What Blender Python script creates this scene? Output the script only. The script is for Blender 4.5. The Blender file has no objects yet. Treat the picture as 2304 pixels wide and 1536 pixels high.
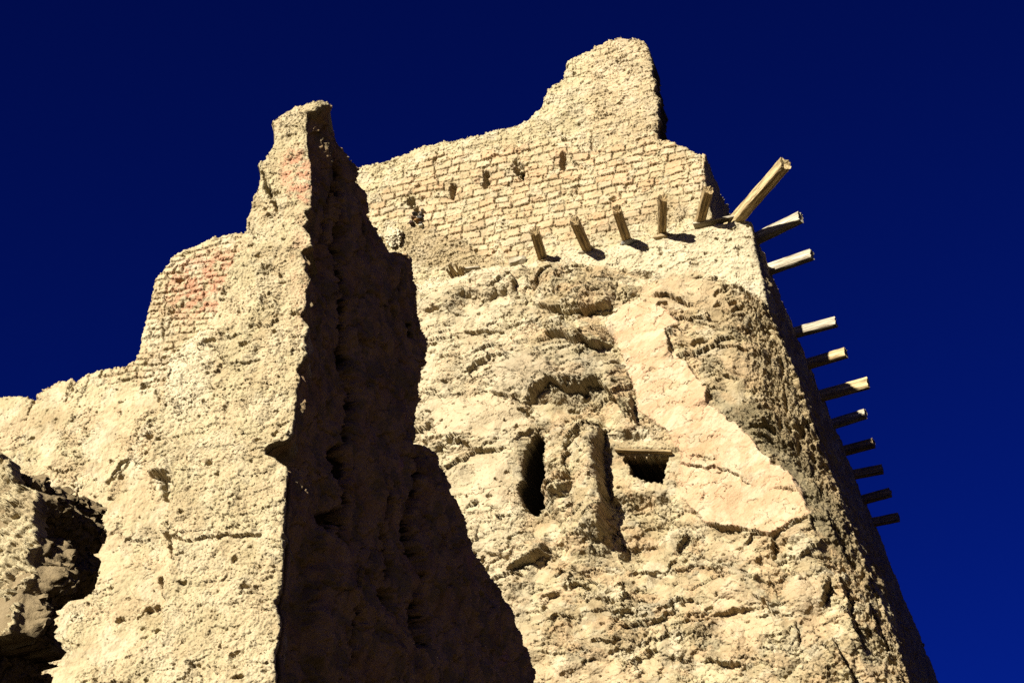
import bpy, math, random, time
import numpy as np
from mathutils import Vector, Matrix
T0 = time.time()
R = math.radians
sc = bpy.context.scene
COL = sc.collection

# ------------------------------------------------------------------ camera
PITCH = R(32.0); FPX = 3200.0; CX, CY = 1152.0, 768.0
CAM = np.array([0.0, 0.0, 1.6])
cd = bpy.data.cameras.new('camera'); cam = bpy.data.objects.new('camera', cd); COL.objects.link(cam)
cam.location = CAM; cam.rotation_euler = (math.pi/2 + PITCH, 0, 0)
cd.sensor_width = 36; cd.lens = FPX/2304*36; cd.clip_start = 0.05; cd.clip_end = 5000
sc.camera = cam
# ------------------------------------------------------------------ light
SUN_AZ, SUN_EL = R(35.0), R(17.0)          # heading the light travels towards, height of the sun
S = Vector((-math.sin(SUN_AZ)*math.cos(SUN_EL), -math.cos(SUN_AZ)*math.cos(SUN_EL), math.sin(SUN_EL)))
ld = bpy.data.lights.new('sun', 'SUN'); sun = bpy.data.objects.new('sun', ld); COL.objects.link(sun)
sun.rotation_euler = S.to_track_quat('Z', 'Y').to_euler(); sun.location = (0, -30, 60)
ld.energy = 5.0; ld.angle = R(0.5); ld.color = (1.0, 0.965, 0.875)
w = bpy.data.worlds.new('World'); sc.world = w; w.use_nodes = True
nt = w.node_tree; bg = nt.nodes['Background']
sky = nt.nodes.new('ShaderNodeTexSky'); sky.sky_type = 'NISHITA'; sky.sun_disc = False
sky.sun_elevation = SUN_EL; sky.sun_rotation = math.atan2(S.x, S.y); sky.altitude = 4000; sky.air_density = 1.0
sky.dust_density = 0.0; sky.ozone_density = 3.0
mul = nt.nodes.new('ShaderNodeMix'); mul.data_type = 'RGBA'; mul.blend_type = 'MULTIPLY'; mul.inputs[0].default_value = 1
mul.inputs[7].default_value = (0.002, 0.0135, 0.116, 1)      # deep polarised high-altitude sky
nt.links.new(sky.outputs[0], mul.inputs[6]); nt.links.new(mul.outputs[2], bg.inputs[0])
bg.inputs[1].default_value = 0.15
sc.view_settings.view_transform = 'Standard'; sc.view_settings.look = 'None'
sc.view_settings.exposure = 1.44; sc.view_settings.gamma = 1.0
sc.render.engine = 'CYCLES'
sc.cycles.use_denoising = False
sc.cycles.max_bounces = 6; sc.cycles.diffuse_bounces = 4

# ------------------------------------------------------------------ projection
CF = np.array([0, math.cos(PITCH), math.sin(PITCH)]); CU = np.array([0, -math.sin(PITCH), math.cos(PITCH)])
def ray(x, y):
    return CF + (x-CX)/FPX*np.array([1.0, 0, 0]) - (y-CY)/FPX*CU
def proj(P):
    d = P - CAM; f = np.maximum(d @ CF, 0.05)
    return CX + FPX*d[..., 0]/f, CY - FPX*(d @ CU)/f
class Wall:
    """vertical plane; u runs to the right along it, z up, n faces the viewer"""
    def __init__(s, px, py, dist, yaw):
        r = ray(px, py); s.O = CAM + r*(dist/r[1]); s.O = np.array([s.O[0], s.O[1], 0.0])
        s.ud = np.array([math.cos(yaw), -math.sin(yaw), 0]); s.n = np.array([-math.sin(yaw), -math.cos(yaw), 0])
    def hit(s, px, py):
        r = ray(px, py); t = ((s.O-CAM) @ s.n)/(r @ s.n); P = CAM + r*t
        return (P-s.O) @ s.ud, P[2]
    def uz(s, pts):
        return np.array([s.hit(*p) for p in pts])
    def P(s, u, z, h=0.0):
        u, z = np.broadcast_arrays(u, z)
        return s.O + u[..., None]*s.ud + z[..., None]*np.array([0, 0, 1.0]) + (np.zeros(u.shape)+h)[..., None]*s.n
def zhit(px, py, z):
    r = ray(px, py); return CAM + r*((z-CAM[2])/r[2])

# ------------------------------------------------------------------ noise
_rs = np.random.RandomState(11)
_perm = _rs.permutation(4096).astype(np.int64); _rnd = _rs.rand(4096)
_ang = _rs.rand(4096)*2*math.pi; _gx, _gy = np.cos(_ang), np.sin(_ang)
def _h(ix, iy, seed):
    return _perm[(_perm[(ix+seed*131) & 4095] + iy + seed*57) & 4095]
def gn(x, y, seed=0):
    xi = np.floor(x).astype(np.int64); yi = np.floor(y).astype(np.int64); fx = x-xi; fy = y-yi
    u = fx*fx*fx*(fx*(fx*6-15)+10); v = fy*fy*fy*(fy*(fy*6-15)+10)
    def g(a, b):
        k = _h(xi+a, yi+b, seed); return _gx[k]*(fx-a) + _gy[k]*(fy-b)
    a = g(0, 0); b = g(1, 0); c = g(0, 1); d = g(1, 1)
    a = a+(b-a)*u; c = c+(d-c)*u
    return (a+(c-a)*v)*1.5
def fbm(x, y, seed=0, oct=4, gain=0.5):
    s = 0; a = 1.0; f = 1.0
    for i in range(oct):
        s = s + a*gn(x*f, y*f, seed+i*7); a *= gain; f *= 2.03
    return s
def worley(x, y, seed=0, jit=0.9):
    xi = np.floor(x).astype(np.int64); yi = np.floor(y).astype(np.int64)
    f1 = np.full(x.shape, 9.0); f2 = f1.copy(); cid = np.zeros(x.shape, np.int64); vx = np.zeros(x.shape); vy = vx.copy()
    for a in (-1, 0, 1):
        for b in (-1, 0, 1):
            k = _h(xi+a, yi+b, seed)
            px = xi+a+0.5+jit*(_rnd[k]-0.5)-x; py = yi+b+0.5+jit*(_rnd[(k*7+3) & 4095]-0.5)-y
            d = np.sqrt(px*px+py*py); m = d < f1
            f2 = np.where(m, f1, np.minimum(f2, d)); cid = np.where(m, k, cid)
            vx = np.where(m, px, vx); vy = np.where(m, py, vy); f1 = np.where(m, d, f1)
    return f1, f2, cid, vx, vy
def sm(a, b, x):
    t = np.clip((x-a)/(b-a), 0, 1); return t*t*(3-2*t)
def crack(x, y, seed, width):
    n = np.abs(fbm(x, y, seed, 3)); return 1-sm(0, width, n)
def _box(X, Y, pts, m):
    pts = np.asarray(pts, float); lo = pts.min(0)-m; hi = pts.max(0)+m
    return (X > lo[0]) & (X < hi[0]) & (Y > lo[1]) & (Y < hi[1])
def dline(X, Y, pts, far=60.0):
    out = np.full(X.shape, far); k = _box(X, Y, pts, far); x = X[k]; y = Y[k]; d = np.full(x.shape, far)
    for (ax, ay), (bx, by) in zip(pts[:-1], pts[1:]):
        vx, vy = bx-ax, by-ay; t = np.clip(((x-ax)*vx+(y-ay)*vy)/(vx*vx+vy*vy+1e-9), 0, 1)
        d = np.minimum(d, np.hypot(x-ax-t*vx, y-ay-t*vy))
    out[k] = d; return out
def sdpoly(X, Y, pts, far=60.0):
    """signed distance, negative inside"""
    out = np.full(X.shape, far); k = _box(X, Y, pts, far); x = X[k]; y = Y[k]
    d = np.full(x.shape, 1e9); ins = np.zeros(x.shape, bool); n = len(pts)
    for i in range(n):
        ax, ay = pts[i]; bx, by = pts[(i+1) % n]
        vx, vy = bx-ax, by-ay; t = np.clip(((x-ax)*vx+(y-ay)*vy)/(vx*vx+vy*vy+1e-9), 0, 1)
        d = np.minimum(d, np.hypot(x-ax-t*vx, y-ay-t*vy))
        c = ((ay > y) != (by > y)); xx = ax + (y-ay)*vx/(vy if abs(vy) > 1e-9 else 1e-9)
        ins ^= c & (x < xx)
    out[k] = np.clip(np.where(ins, -d, d), -1e9, far); return out
def ell(X, Y, cx, cy, rx, ry, ang=0.0):
    c, s = math.cos(R(ang)), math.sin(R(ang)); dx = X-cx; dy = Y-cy
    return np.hypot((dx*c+dy*s)/rx, (-dx*s+dy*c)/ry)
def shingle(a, b, seed, P_, amp, ang=-12, warp=1.0, soft=.05):
    """overlapping broken plates: each swells out towards its lower edge and is cut back there"""
    c, s_ = math.cos(R(ang)), math.sin(R(ang))
    q = (-a*s_ - b*c)/P_ + fbm(a/(P_*2.8), b/(P_*1.6), seed, 6, .58)*1.35*warp
    f = q-np.floor(q); row = np.floor(q).astype(np.int64)
    k = sm(-.12, .22, gn(a/(P_*1.6)+row*3.7, b/(P_*3.0), seed+5))*(.5+.9*_rnd[_h(row, row*0, seed)])
    return amp*k*(f**1.6)*(1-sm(1-soft, 1, f)) - amp*.25*k*np.exp(-(f/.10)**2)
def pits(a, b, seed, size, dens, depth):
    a = a+fbm(a/(size*.8), b/(size*.8), seed+2, 3)*size*.35
    f1, f2, cid, vx, vy = worley(a/size, b/size*1.25, seed, .8); r_ = _rnd[(cid*11+seed) & 4095]; rad = .12+.26*_rnd[(cid*3+1) & 4095]
    return -depth*(r_ < dens)*(1-sm(rad*.55, rad, f1))
def ledge(X, Y, pts, wid, amp, soft=3.0):
    """rock swells out above the line and is cut back under it"""
    pts = np.asarray(pts, float); k = _box(X, Y, pts, wid*2.5); x = X[k]; y = Y[k]; out = np.zeros(X.shape)
    yl = np.interp(x, pts[:, 0], pts[:, 1]); d = yl-y; L = pts[-1, 0]-pts[0, 0]; e = min(25, L*.3)
    fade = sm(pts[0, 0]-e*.3, pts[0, 0]+e, x)*(1-sm(pts[-1, 0]-e, pts[-1, 0]+e*.3, x))
    out[k] = amp*fade*sm(-soft*.5, soft*.5, d)*np.exp(-np.maximum(d, 0)/wid) - amp*.35*fade*np.exp(-(np.minimum(d, 0)/6.0)**2)*(d < 0)
    return out
def vledge(X, Y, pts, wid, amp, soft=3.0):
    """swells out left of the line and is cut back to its right"""
    pts = np.asarray(pts, float); k = _box(X, Y, pts, wid*2.5); x = X[k]; y = Y[k]; out = np.zeros(X.shape)
    xl = np.interp(y, pts[:, 1], pts[:, 0]); d = xl-x; L = pts[-1, 1]-pts[0, 1]; e = min(25, L*.3)
    fade = sm(pts[0, 1]-e*.3, pts[0, 1]+e, y)*(1-sm(pts[-1, 1]-e, pts[-1, 1]+e*.3, y))
    out[k] = amp*fade*sm(-soft*.5, soft*.5, d)*np.exp(-np.maximum(d, 0)/wid) - amp*.3*fade*np.exp(-(np.minimum(d, 0)/8.0)**2)*(d < 0)
    return out
def bricks(a, b, bw, bh, seed=0, jit=1.0, joint=3.0):
    """returns (relief of the brick face 0..1, brick random, joint mask)"""
    b = b + fbm(a/(bw*4), b/(bh*6), seed+1, 2)*bh*.45*jit
    a = a + fbm(a/(bw*1.3), b/(bh*2), seed+2, 2)*bw*.12*jit
    row = np.floor(b/bh).astype(np.int64); r1 = _rnd[_h(row, row*0+5, seed)]
    aa = a/bw + r1*1.0 + (row & 1)*.5
    colf = np.floor(aa).astype(np.int64)
    j0 = (_rnd[_h(colf, row, seed+3)]-.5)*.34*jit; j1 = (_rnd[_h(colf+1, row, seed+3)]-.5)*.34*jit
    fx = aa-colf; lo = j0; hi = 1+j1
    side = fx < lo; over = fx > hi
    col2 = np.where(side, colf-1, np.where(over, colf+1, colf))
    lo2 = np.where(side, -1+0*lo, np.where(over, hi, lo)); hi2 = np.where(side, lo, np.where(over, 2, hi))
    dx = np.minimum(fx-lo2, hi2-fx)*bw
    fb = b/bh-row; dy = np.minimum(fb, 1-fb)*bh
    rid = _rnd[_h(col2, row, seed+9)]
    q = joint*(.7+.9*_rnd[_h(col2, row, seed+13)])
    d = np.minimum(dx, dy*1.15) + gn(a/5, b/5, seed+4)*1.3
    face = sm(0.15*q, 1.25*q, d)
    return face, rid, 1-sm(.2*q, .75*q, d)

# ------------------------------------------------------------------ mesh builders
def mesh_obj(name, V, Q, mat, parent=None, col=None, smooth=True, tri=None):
    me = bpy.data.meshes.new(name); V = np.asarray(V, np.float32); Q = np.asarray(Q, np.int32)
    me.vertices.add(len(V)); me.vertices.foreach_set('co', V.ravel())
    n, k = Q.shape
    me.loops.add(n*k); me.loops.foreach_set('vertex_index', Q.ravel())
    me.polygons.add(n); me.polygons.foreach_set('loop_start', np.arange(0, n*k, k, dtype=np.int32))
    me.polygons.foreach_set('use_smooth', np.full(n, smooth))
    me.update(calc_edges=True)
    if col is not None:
        at = me.color_attributes.new('Col', 'FLOAT_COLOR', 'POINT')
        c = np.ones((len(V), 4), np.float32); c[:, :3] = col; at.data.foreach_set('color', c.ravel())
    me.materials.append(mat)
    o = bpy.data.objects.new(name, me); COL.objects.link(o)
    if parent is not None: o.parent = parent
    return o
def empty(name, loc, label, cat, group=None):
    o = bpy.data.objects.new(name, None); COL.objects.link(o); o.location = loc; o.empty_display_size = .3
    o['label'] = label; o['category'] = cat
    if group: o['group'] = group
    bpy.context.view_layer.update()
    return o
def tag(o, label, cat, group=None):
    o['label'] = label; o['category'] = cat
    if group: o['group'] = group
def keepx(o, parent):
    o.parent = parent; o.matrix_parent_inverse = Matrix.Translation(-parent.location)
def shake(a, b, h, seed, amp, sc_=6.0):
    """in-plane wobble that also depends on the relief, so that steep faces are not streaked"""
    gx = np.abs(np.gradient(h, axis=0))+np.abs(np.gradient(h, axis=1)); k = np.clip((gx-.35)/1.4, 0.0, 1)
    return (fbm((a+h*.9)/sc_, (b-h*.7)/sc_, seed, 3)*amp*k, fbm((a-h*.8)/sc_+9, (b+h*1.1)/sc_, seed+3, 3)*amp*k)
def grid_slab(name, P, keep, col, mat, parent, ext, wob=0.0, cap=True, rim_shade=None):
    """P: (m,n,3) grid of points; keep: (m-1,n-1) cells kept; ext: (k,3) offsets by which every rim is carried back"""
    m, n = P.shape[:2]; idx = np.arange(m*n).reshape(m, n)
    q = np.stack([idx[:-1, :-1], idx[:-1, 1:], idx[1:, 1:], idx[1:, :-1]], -1)
    Q = q[keep]
    K = np.zeros((m+1, n+1), bool); K[1:m, 1:n] = keep
    E = []
    a = keep & ~K[0:m-1, 1:n]; E.append(np.stack([q[a][:, 1], q[a][:, 0]], -1))       # neighbour row-1
    a = keep & ~K[2:m+1, 1:n]; E.append(np.stack([q[a][:, 3], q[a][:, 2]], -1))
    a = keep & ~K[1:m, 0:n-1]; E.append(np.stack([q[a][:, 0], q[a][:, 3]], -1))
    a = keep & ~K[1:m, 2:n+1]; E.append(np.stack([q[a][:, 2], q[a][:, 1]], -1))
    E = np.concatenate(E); V = P.reshape(-1, 3); C = col.reshape(-1, 3)
    bv = np.unique(E); loc = np.full(m*n, -1); loc[bv] = np.arange(len(bv))
    allV = [V]; allC = [C]; allQ = [Q]; prev = bv; base = len(V); rng = np.random.RandomState(3)
    B = V[bv]
    for i, e in enumerate(ext):
        nv = B + np.asarray(e)
        if wob: 
            nz = fbm(B[:, 0]*3+i*.7, B[:, 2]*3+B[:, 1], 41, 3)
            nv = nv + nz[:, None]*wob*np.array([.8, 0.1, .8])
        cur = np.arange(len(bv))+base
        allV.append(nv); allC.append(C[bv] if rim_shade is None or i < rim_shade[0] else C[bv]*rim_shade[1])  # deeper rim rings get a darker colour: painted shade
        e0 = loc[E[:, 0]]; e1 = loc[E[:, 1]]
        allQ.append(np.stack([prev[e0], prev[e1], cur[e1], cur[e0]], -1))
        prev = cur; base += len(bv)
    V2 = np.concatenate(allV); Q2 = np.concatenate(allQ); C2 = np.concatenate(allC)
    if cap:   # coarse back: the same cells carried to the last offset
        back = V + np.asarray(ext[-1]); allused = np.zeros(len(V), bool); allused[Q.ravel()] = True
        mp = np.full(len(V), -1); mp[allused] = np.arange(allused.sum())+len(V2)
        V2 = np.concatenate([V2, back[allused]]); C2 = np.concatenate([C2, C[allused]])
        Q2 = np.concatenate([Q2, mp[Q][:, ::-1]])
    used = np.zeros(len(V2), bool); used[Q2.ravel()] = True; mp = np.full(len(V2), -1); mp[used] = np.arange(used.sum())
    return mesh_obj(name, V2[used], mp[Q2], mat, parent, C2[used])
def axis(lo, hi, flo, fhi, step, cstep):
    """coordinates fine between flo and fhi, coarse outside"""
    out = []
    if lo < flo: out.append(np.arange(lo, flo-1e-6, cstep))
    out.append(np.arange(flo, fhi, step))
    if hi > fhi: out.append(np.arange(fhi, hi+cstep, cstep))
    return np.concatenate(out)

# ------------------------------------------------------------------ materials
def mud_material(name, bump=1.0, scale=1.0, tint=(1, 1, 1)):
    m = bpy.data.materials.new(name); m.use_nodes = True; t = m.node_tree; N = t.nodes; Lk = t.links
    b = N['Principled BSDF']; b.inputs['Roughness'].default_value = .95; b.inputs['Specular IOR Level'].default_value = .15
    at = N.new('ShaderNodeVertexColor'); at.layer_name = 'Col'
    tc = N.new('ShaderNodeTexCoord')
    def noise(s, d, r=.6):
        n = N.new('ShaderNodeTexNoise'); n.inputs['Scale'].default_value = s*scale; n.inputs['Detail'].default_value = d
        n.inputs['Roughness'].default_value = r; Lk.new(tc.outputs['Object'], n.inputs['Vector']); return n
    def ramp(src, pts):
        r = N.new('ShaderNodeValToRGB'); r.color_ramp.elements[0].position = pts[0][0]; r.color_ramp.elements[0].color = (*pts[0][1], 1)
        r.color_ramp.elements[1].position = pts[-1][0]; r.color_ramp.elements[1].color = (*pts[-1][1], 1)
        for p, c in pts[1:-1]:
            e = r.color_ramp.elements.new(p); e.color = (*c, 1)
        Lk.new(src, r.inputs[0]); return r
    def mult(a, c, f=1.0):
        x = N.new('ShaderNodeMix'); x.data_type = 'RGBA'; x.blend_type = 'MULTIPLY'; x.inputs[0].default_value = f
        Lk.new(a, x.inputs[6]); Lk.new(c, x.inputs[7]); return x.outputs[2]
    n1 = noise(1.3, 8, .65); n2 = noise(11, 10, .72); n3 = noise(45, 6, .7)
    c = mult(at.outputs[0], ramp(n1.outputs[0], [(.3, (.42, .40, .355)), (.7, (.57, .563, .55))]).outputs[0])
    c = mult(c, ramp(n2.outputs[0], [(.26, (.62, .56, .44)), (.42, (.97, .96, .94)), (.7, (1.1, 1.1, 1.1))]).outputs[0])
    v = N.new('ShaderNodeTexVoronoi'); v.inputs['Scale'].default_value = 22*scale; Lk.new(tc.outputs['Object'], v.inputs['Vector'])
    c = mult(c, ramp(n3.outputs[0], [(.28, (.72, .68, .6)), (.4, (1, 1, 1)), (.8, (1.04, 1.04, 1.04))]).outputs[0])
    Lk.new(c, b.inputs['Base Color'])
    ad = N.new('ShaderNodeMath'); ad.operation = 'MULTIPLY_ADD'; ad.inputs[1].default_value = .45
    Lk.new(n3.outputs[0], ad.inputs[0]); Lk.new(n2.outputs[0], ad.inputs[2])
    ad2 = N.new('ShaderNodeMath'); ad2.operation = 'MULTIPLY_ADD'; ad2.inputs[1].default_value = .25
    Lk.new(v.outputs[0], ad2.inputs[0]); Lk.new(ad.outputs[0], ad2.inputs[2])
    bp = N.new('ShaderNodeBump'); bp.inputs['Strength'].default_value = 1.0; bp.inputs['Distance'].default_value = .022*bump/scale
    Lk.new(ad2.outputs[0], bp.inputs['Height']); Lk.new(bp.outputs[0], b.inputs['Normal'])
    return m
def wood_material(name, base, dark):
    m = bpy.data.materials.new(name); m.use_nodes = True; t = m.node_tree; N = t.nodes; Lk = t.links
    b = N['Principled BSDF']; b.inputs['Roughness'].default_value = .85; b.inputs['Specular IOR Level'].default_value = .2
    tc = N.new('ShaderNodeTexCoord'); mp = N.new('ShaderNodeMapping'); mp.inputs['Scale'].default_value = (.9, 15, 15)
    Lk.new(tc.outputs['Object'], mp.inputs['Vector'])
    n = N.new('ShaderNodeTexNoise'); n.inputs['Scale'].default_value = 1.6; n.inputs['Detail'].default_value = 8; n.inputs['Roughness'].default_value = .7
    n.inputs['Distortion'].default_value = .6
    Lk.new(mp.outputs[0], n.inputs['Vector'])
    r = N.new('ShaderNodeValToRGB'); r.color_ramp.elements[0].position = .40; r.color_ramp.elements[0].color = (*dark, 1)
    r.color_ramp.elements[1].position = .60; r.color_ramp.elements[1].color = (*base, 1)
    Lk.new(n.outputs[0], r.inputs[0]); Lk.new(r.outputs[0], b.inputs['Base Color'])
    bp = N.new('ShaderNodeBump'); bp.inputs['Strength'].default_value = .9; bp.inputs['Distance'].default_value = .02
    Lk.new(n.outputs[0], bp.inputs['Height']); Lk.new(bp.outputs[0], b.inputs['Normal'])
    return m
M_TOWER = mud_material('tower_mud', 1.0, 1.0)
M_NEAR = mud_material('near_mud', .8, 2.6)
M_ROCK = mud_material('rock_near', 1.2, 3.6)
M_WOOD = wood_material('weathered_wood', (.36, .255, .12), (.06, .038, .015))
M_WOODG = wood_material('grey_wood', (.42, .365, .255), (.10, .075, .045))
M_WOODY = wood_material('yellow_wood', (.47, .36, .18), (.12, .075, .03))
M_STONE = mud_material('stone', .35, 2.0)

CREAM = np.array([.61, .51, .31]); PALE = np.array([.68, .585, .40]); PEACH = np.array([.65, .485, .295])
TAN = np.array([.47, .355, .20]); OLIVE = np.array([.21, .175, .10]); PINK = np.array([.66, .36, .22]); GREY = np.array([.42, .36, .25])
DARK_BROWN = np.array([.20, .13, .055]); WARMP = np.array([.70, .465, .285])  # the dark brown serves joints, flake edges and interiors behind openings
def mixc(c, k, m):
    return c + (np.asarray(k)-c)*m[..., None]

# ================================================================== TOWER
YT = R(19)
T = Wall(1690, 500, 24.0, YT)
KT = 108.0
ZB = T.hit(1690, 500)[1]
D19 = np.array([math.sin(YT), math.cos(YT), 0]); D21 = np.array([math.sin(R(21.2)), math.cos(R(21.2)), 0])
tower = empty('ruined_tower', (float(T.O[0]-3), float(T.O[1]+2), 0),
              'tall ruined mudbrick tower on a rock base with a jagged spur at its top', 'tower')
def corner_curve(W, pts, z, amp, K, seed):
    q = W.uz(pts); q = q[np.argsort(q[:, 1])]
    u = np.interp(z, q[:, 1], q[:, 0])
    return u + (gn(z*K/18, z*0+seed, seed)*.7+gn(z*K/6, z*0+seed+3, seed)*.3)*amp/K

def flakes(a, b, seed, size, ang, asp=2.2):
    """layered broken plates: cells stretched along the bedding, each tilted, with sharp lower edges"""
    c, s = math.cos(R(ang)), math.sin(R(ang))
    wx = fbm(a/70, b/70, seed+5, 3)*26; wy = fbm(a/60, b/60, seed+6, 3)*26
    p = ((a+wx)*c + (b+wy)*s)/(size*asp); q = (-(a+wx)*s + (b+wy)*c)/size
    f1, f2, cid, vx, vy = worley(p, q, seed)
    r1 = _rnd[cid]-.5; r2 = _rnd[(cid*3+1) & 4095]; r3 = _rnd[(cid*5+2) & 4095]-.5
    tilt = vy*(r2*.9+.25) + vx*r3
    return r1*.8 + tilt, 1-sm(0.0, .07, f2-f1), cid

# ---- lower masonry and rock face -------------------------------------------------
LC = [(1688, 470), (1690, 505), (1700, 560), (1715, 620), (1727, 690), (1765, 765), (1795, 850), (1830, 950), (1872, 1060), (1915, 1180), (1955, 1270), (2005, 1400), (2045, 1536), (2190, 1990)]
LTOP = [(600, 700), (930, 643), (1020, 625), (1060, 612), (1120, 602), (1180, 588), (1230, 580), (1330, 562), (1420, 540), (1500, 525), (1560, 505), (1690, 488)]
u_l = T.hit(800, 700)[0]; zlo = T.hit(1300, 1680)[1]; step = 0.0118
zs = axis(-.4, ZB+.05, zlo, ZB+.05, step, .3)
na = int((T.hit(1690, 500)[0]-u_l)/step*1.12)
A, Z = np.meshgrid(np.linspace(0, 1, na), zs)
uc = corner_curve(T, LC, zs, 5, KT, 5)[:, None]
U = u_l + A*(uc-u_l)
X, Y = proj(T.P(U, Z)); a = U*KT; b = Z*KT
wx = X + fbm(a/22, b/22, 21, 3)*5; wy = Y + fbm(a/22, b/22, 25, 3)*5
PLAST = [(1362, 735), (1400, 690), (1440, 672), (1500, 700), (1530, 735), (1500, 745), (1508, 790), (1545, 820), (1592, 880), (1598, 915), (1640, 945), (1688, 985), (1735, 1040), (1775, 1062), (1808, 1108), (1826, 1169), (1787, 1180), (1740, 1209), (1692, 1198), (1596, 1185), (1560, 1150), (1520, 1110), (1532, 1030), (1505, 975), (1470, 950), (1430, 925), (1436, 900), (1420, 850), (1400, 800)]
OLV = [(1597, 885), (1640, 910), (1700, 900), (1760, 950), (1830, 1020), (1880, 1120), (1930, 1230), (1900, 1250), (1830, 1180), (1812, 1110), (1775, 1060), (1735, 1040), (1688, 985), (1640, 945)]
MASON = [(760, 560), (1700, 440), (1760, 690), (1690, 660), (1620, 632), (1560, 612), (1500, 625), (1440, 612), (1330, 602), (1230, 600), (1160, 612), (1060, 640), (760, 690)]
sp = sdpoly(wx, wy, PLAST); mp_ = 1-sm(-3, 3, sp)
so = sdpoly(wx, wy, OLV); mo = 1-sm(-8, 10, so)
smn = sdpoly(wx, wy, MASON); mm = 1-sm(-6, 8, smn)
rockm = (1-mp_)*(1-mm)
SLABS = [[(1601, 1303), (1650, 1300), (1713, 1346), (1688, 1384), (1601, 1378), (1590, 1330)], [(1613, 1392), (1690, 1388), (1750, 1408), (1706, 1476), (1601, 1440)],
    [(957, 907), (1060, 885), (1162, 890), (1180, 956), (1100, 990), (982, 981)], [(1110, 822), (1200, 815), (1254, 845), (1200, 880), (1120, 860)], [(1760, 1330), (1800, 1290), (1852, 1310), (1850, 1380), (1790, 1390)],
    [(1590, 1215), (1690, 1225), (1700, 1262), (1600, 1262)], [(1600, 800), (1700, 805), (1740, 850), (1640, 838)], [(1060, 1030), (1150, 1040), (1160, 1130), (1080, 1150)], [(1230, 1500), (1400, 1490), (1420, 1700), (1220, 1700)],
    [(1440, 640), (1540, 620), (1620, 640), (1640, 690), (1560, 700), (1450, 690)]]
sl = np.zeros(X.shape)
for q in SLABS: sl = np.maximum(sl, 1-sm(-7, 5, sdpoly(wx, wy, q)))
fl1, fe1, fid = flakes(a, b, 31, 30, -18, 2.4)
fl2, fe2, fid2 = flakes(a, b, 53, 11, -12, 2.3)
fl3, fe3, _ = flakes(a, b, 71, 5.0, 10, 1.6)
big = fbm(a/170, b/170, 2, 3)
rough = .08 + .95*sm(-.25, .45, fbm(a/75, b/75, 61, 3))
rough = rough*(1-.85*sl)*(1-.45*(1-sm(1150, 1260, X)))
hr = big*16 + fbm(a/60, b/60, 3, 2)*9 + fbm(a/17, b/17, 33, 3)*2.2*rough + fl1*8*rough + fl2*3*rough**2 + fl3*1.1*rough - fe1*4.5*rough - fe2*2.4*rough + fbm(a/14, b/14, 81, 4, .6)*.45 + fbm(a/14, b/14, 82, 4, .6)*1.0*rough
hr = hr + shingle(a, b, 161, 84, 17)*(1-sl) + sl*4 + shingle(a, b, 167, 34, 8, -6)*(.15+rough*.8) + shingle(a, b, 173, 14, 3.0, 5)*rough**2
dg, dh = (a*.8+b*.6), (-a*.6+b*.8)
hp = big*6 + 11 + fbm(a/45, b/45, 4, 3)*1.8 + fbm(dg/24, dh/9, 8, 4, .6)*.8 - crack(a/90, b/60, 44, .012)*2.4*sm(.0, .3, fbm(a/80, b/80, 45, 2)) - sm(.28, .30, fbm(a/60, b/40, 47, 4))*1.5
ck1 = crack(a/46, b/40, 91, .035)*sm(-.1, .25, fbm(a/90, b/90, 93, 2))
hm = 6 + shingle(a, b, 187, 34, 4, 4) + shingle(a, b, 189, 14, 2.2, 0) + fbm(a/40, b/30, 6, 4)*3.4 + fbm(a/9, b/9, 9, 4, .6)*1.3 - ck1*3.8
wf1, wf2, wc, wvx, wvy = worley((a+wx-X)/44, (b+wy-Y)/24, 191)
fac = (wvx*(_rnd[wc]-.5)*22 + wvy*(_rnd[(wc*3+1) & 4095]-.2)*15 + (_rnd[(wc*5+2) & 4095]-.5)*5)
wf1, wf2, wc, wvx, wvy = worley((a+wy-Y)/17, (b+wx-X)/10, 193)
fac2 = (wvx*(_rnd[wc]-.5)*9 + wvy*(_rnd[(wc*3+1) & 4095]-.2)*6)
hr = hr + (fac + fac2*(.1+.5*rough))*(1-.7*sl)*sm(-.5, .2, fbm(a/90, b/90, 195, 2))*(1-.4*(1-sm(1150, 1260, X)))
h = hr*rockm + hp*mp_*(1-mm) + hm*mm
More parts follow.
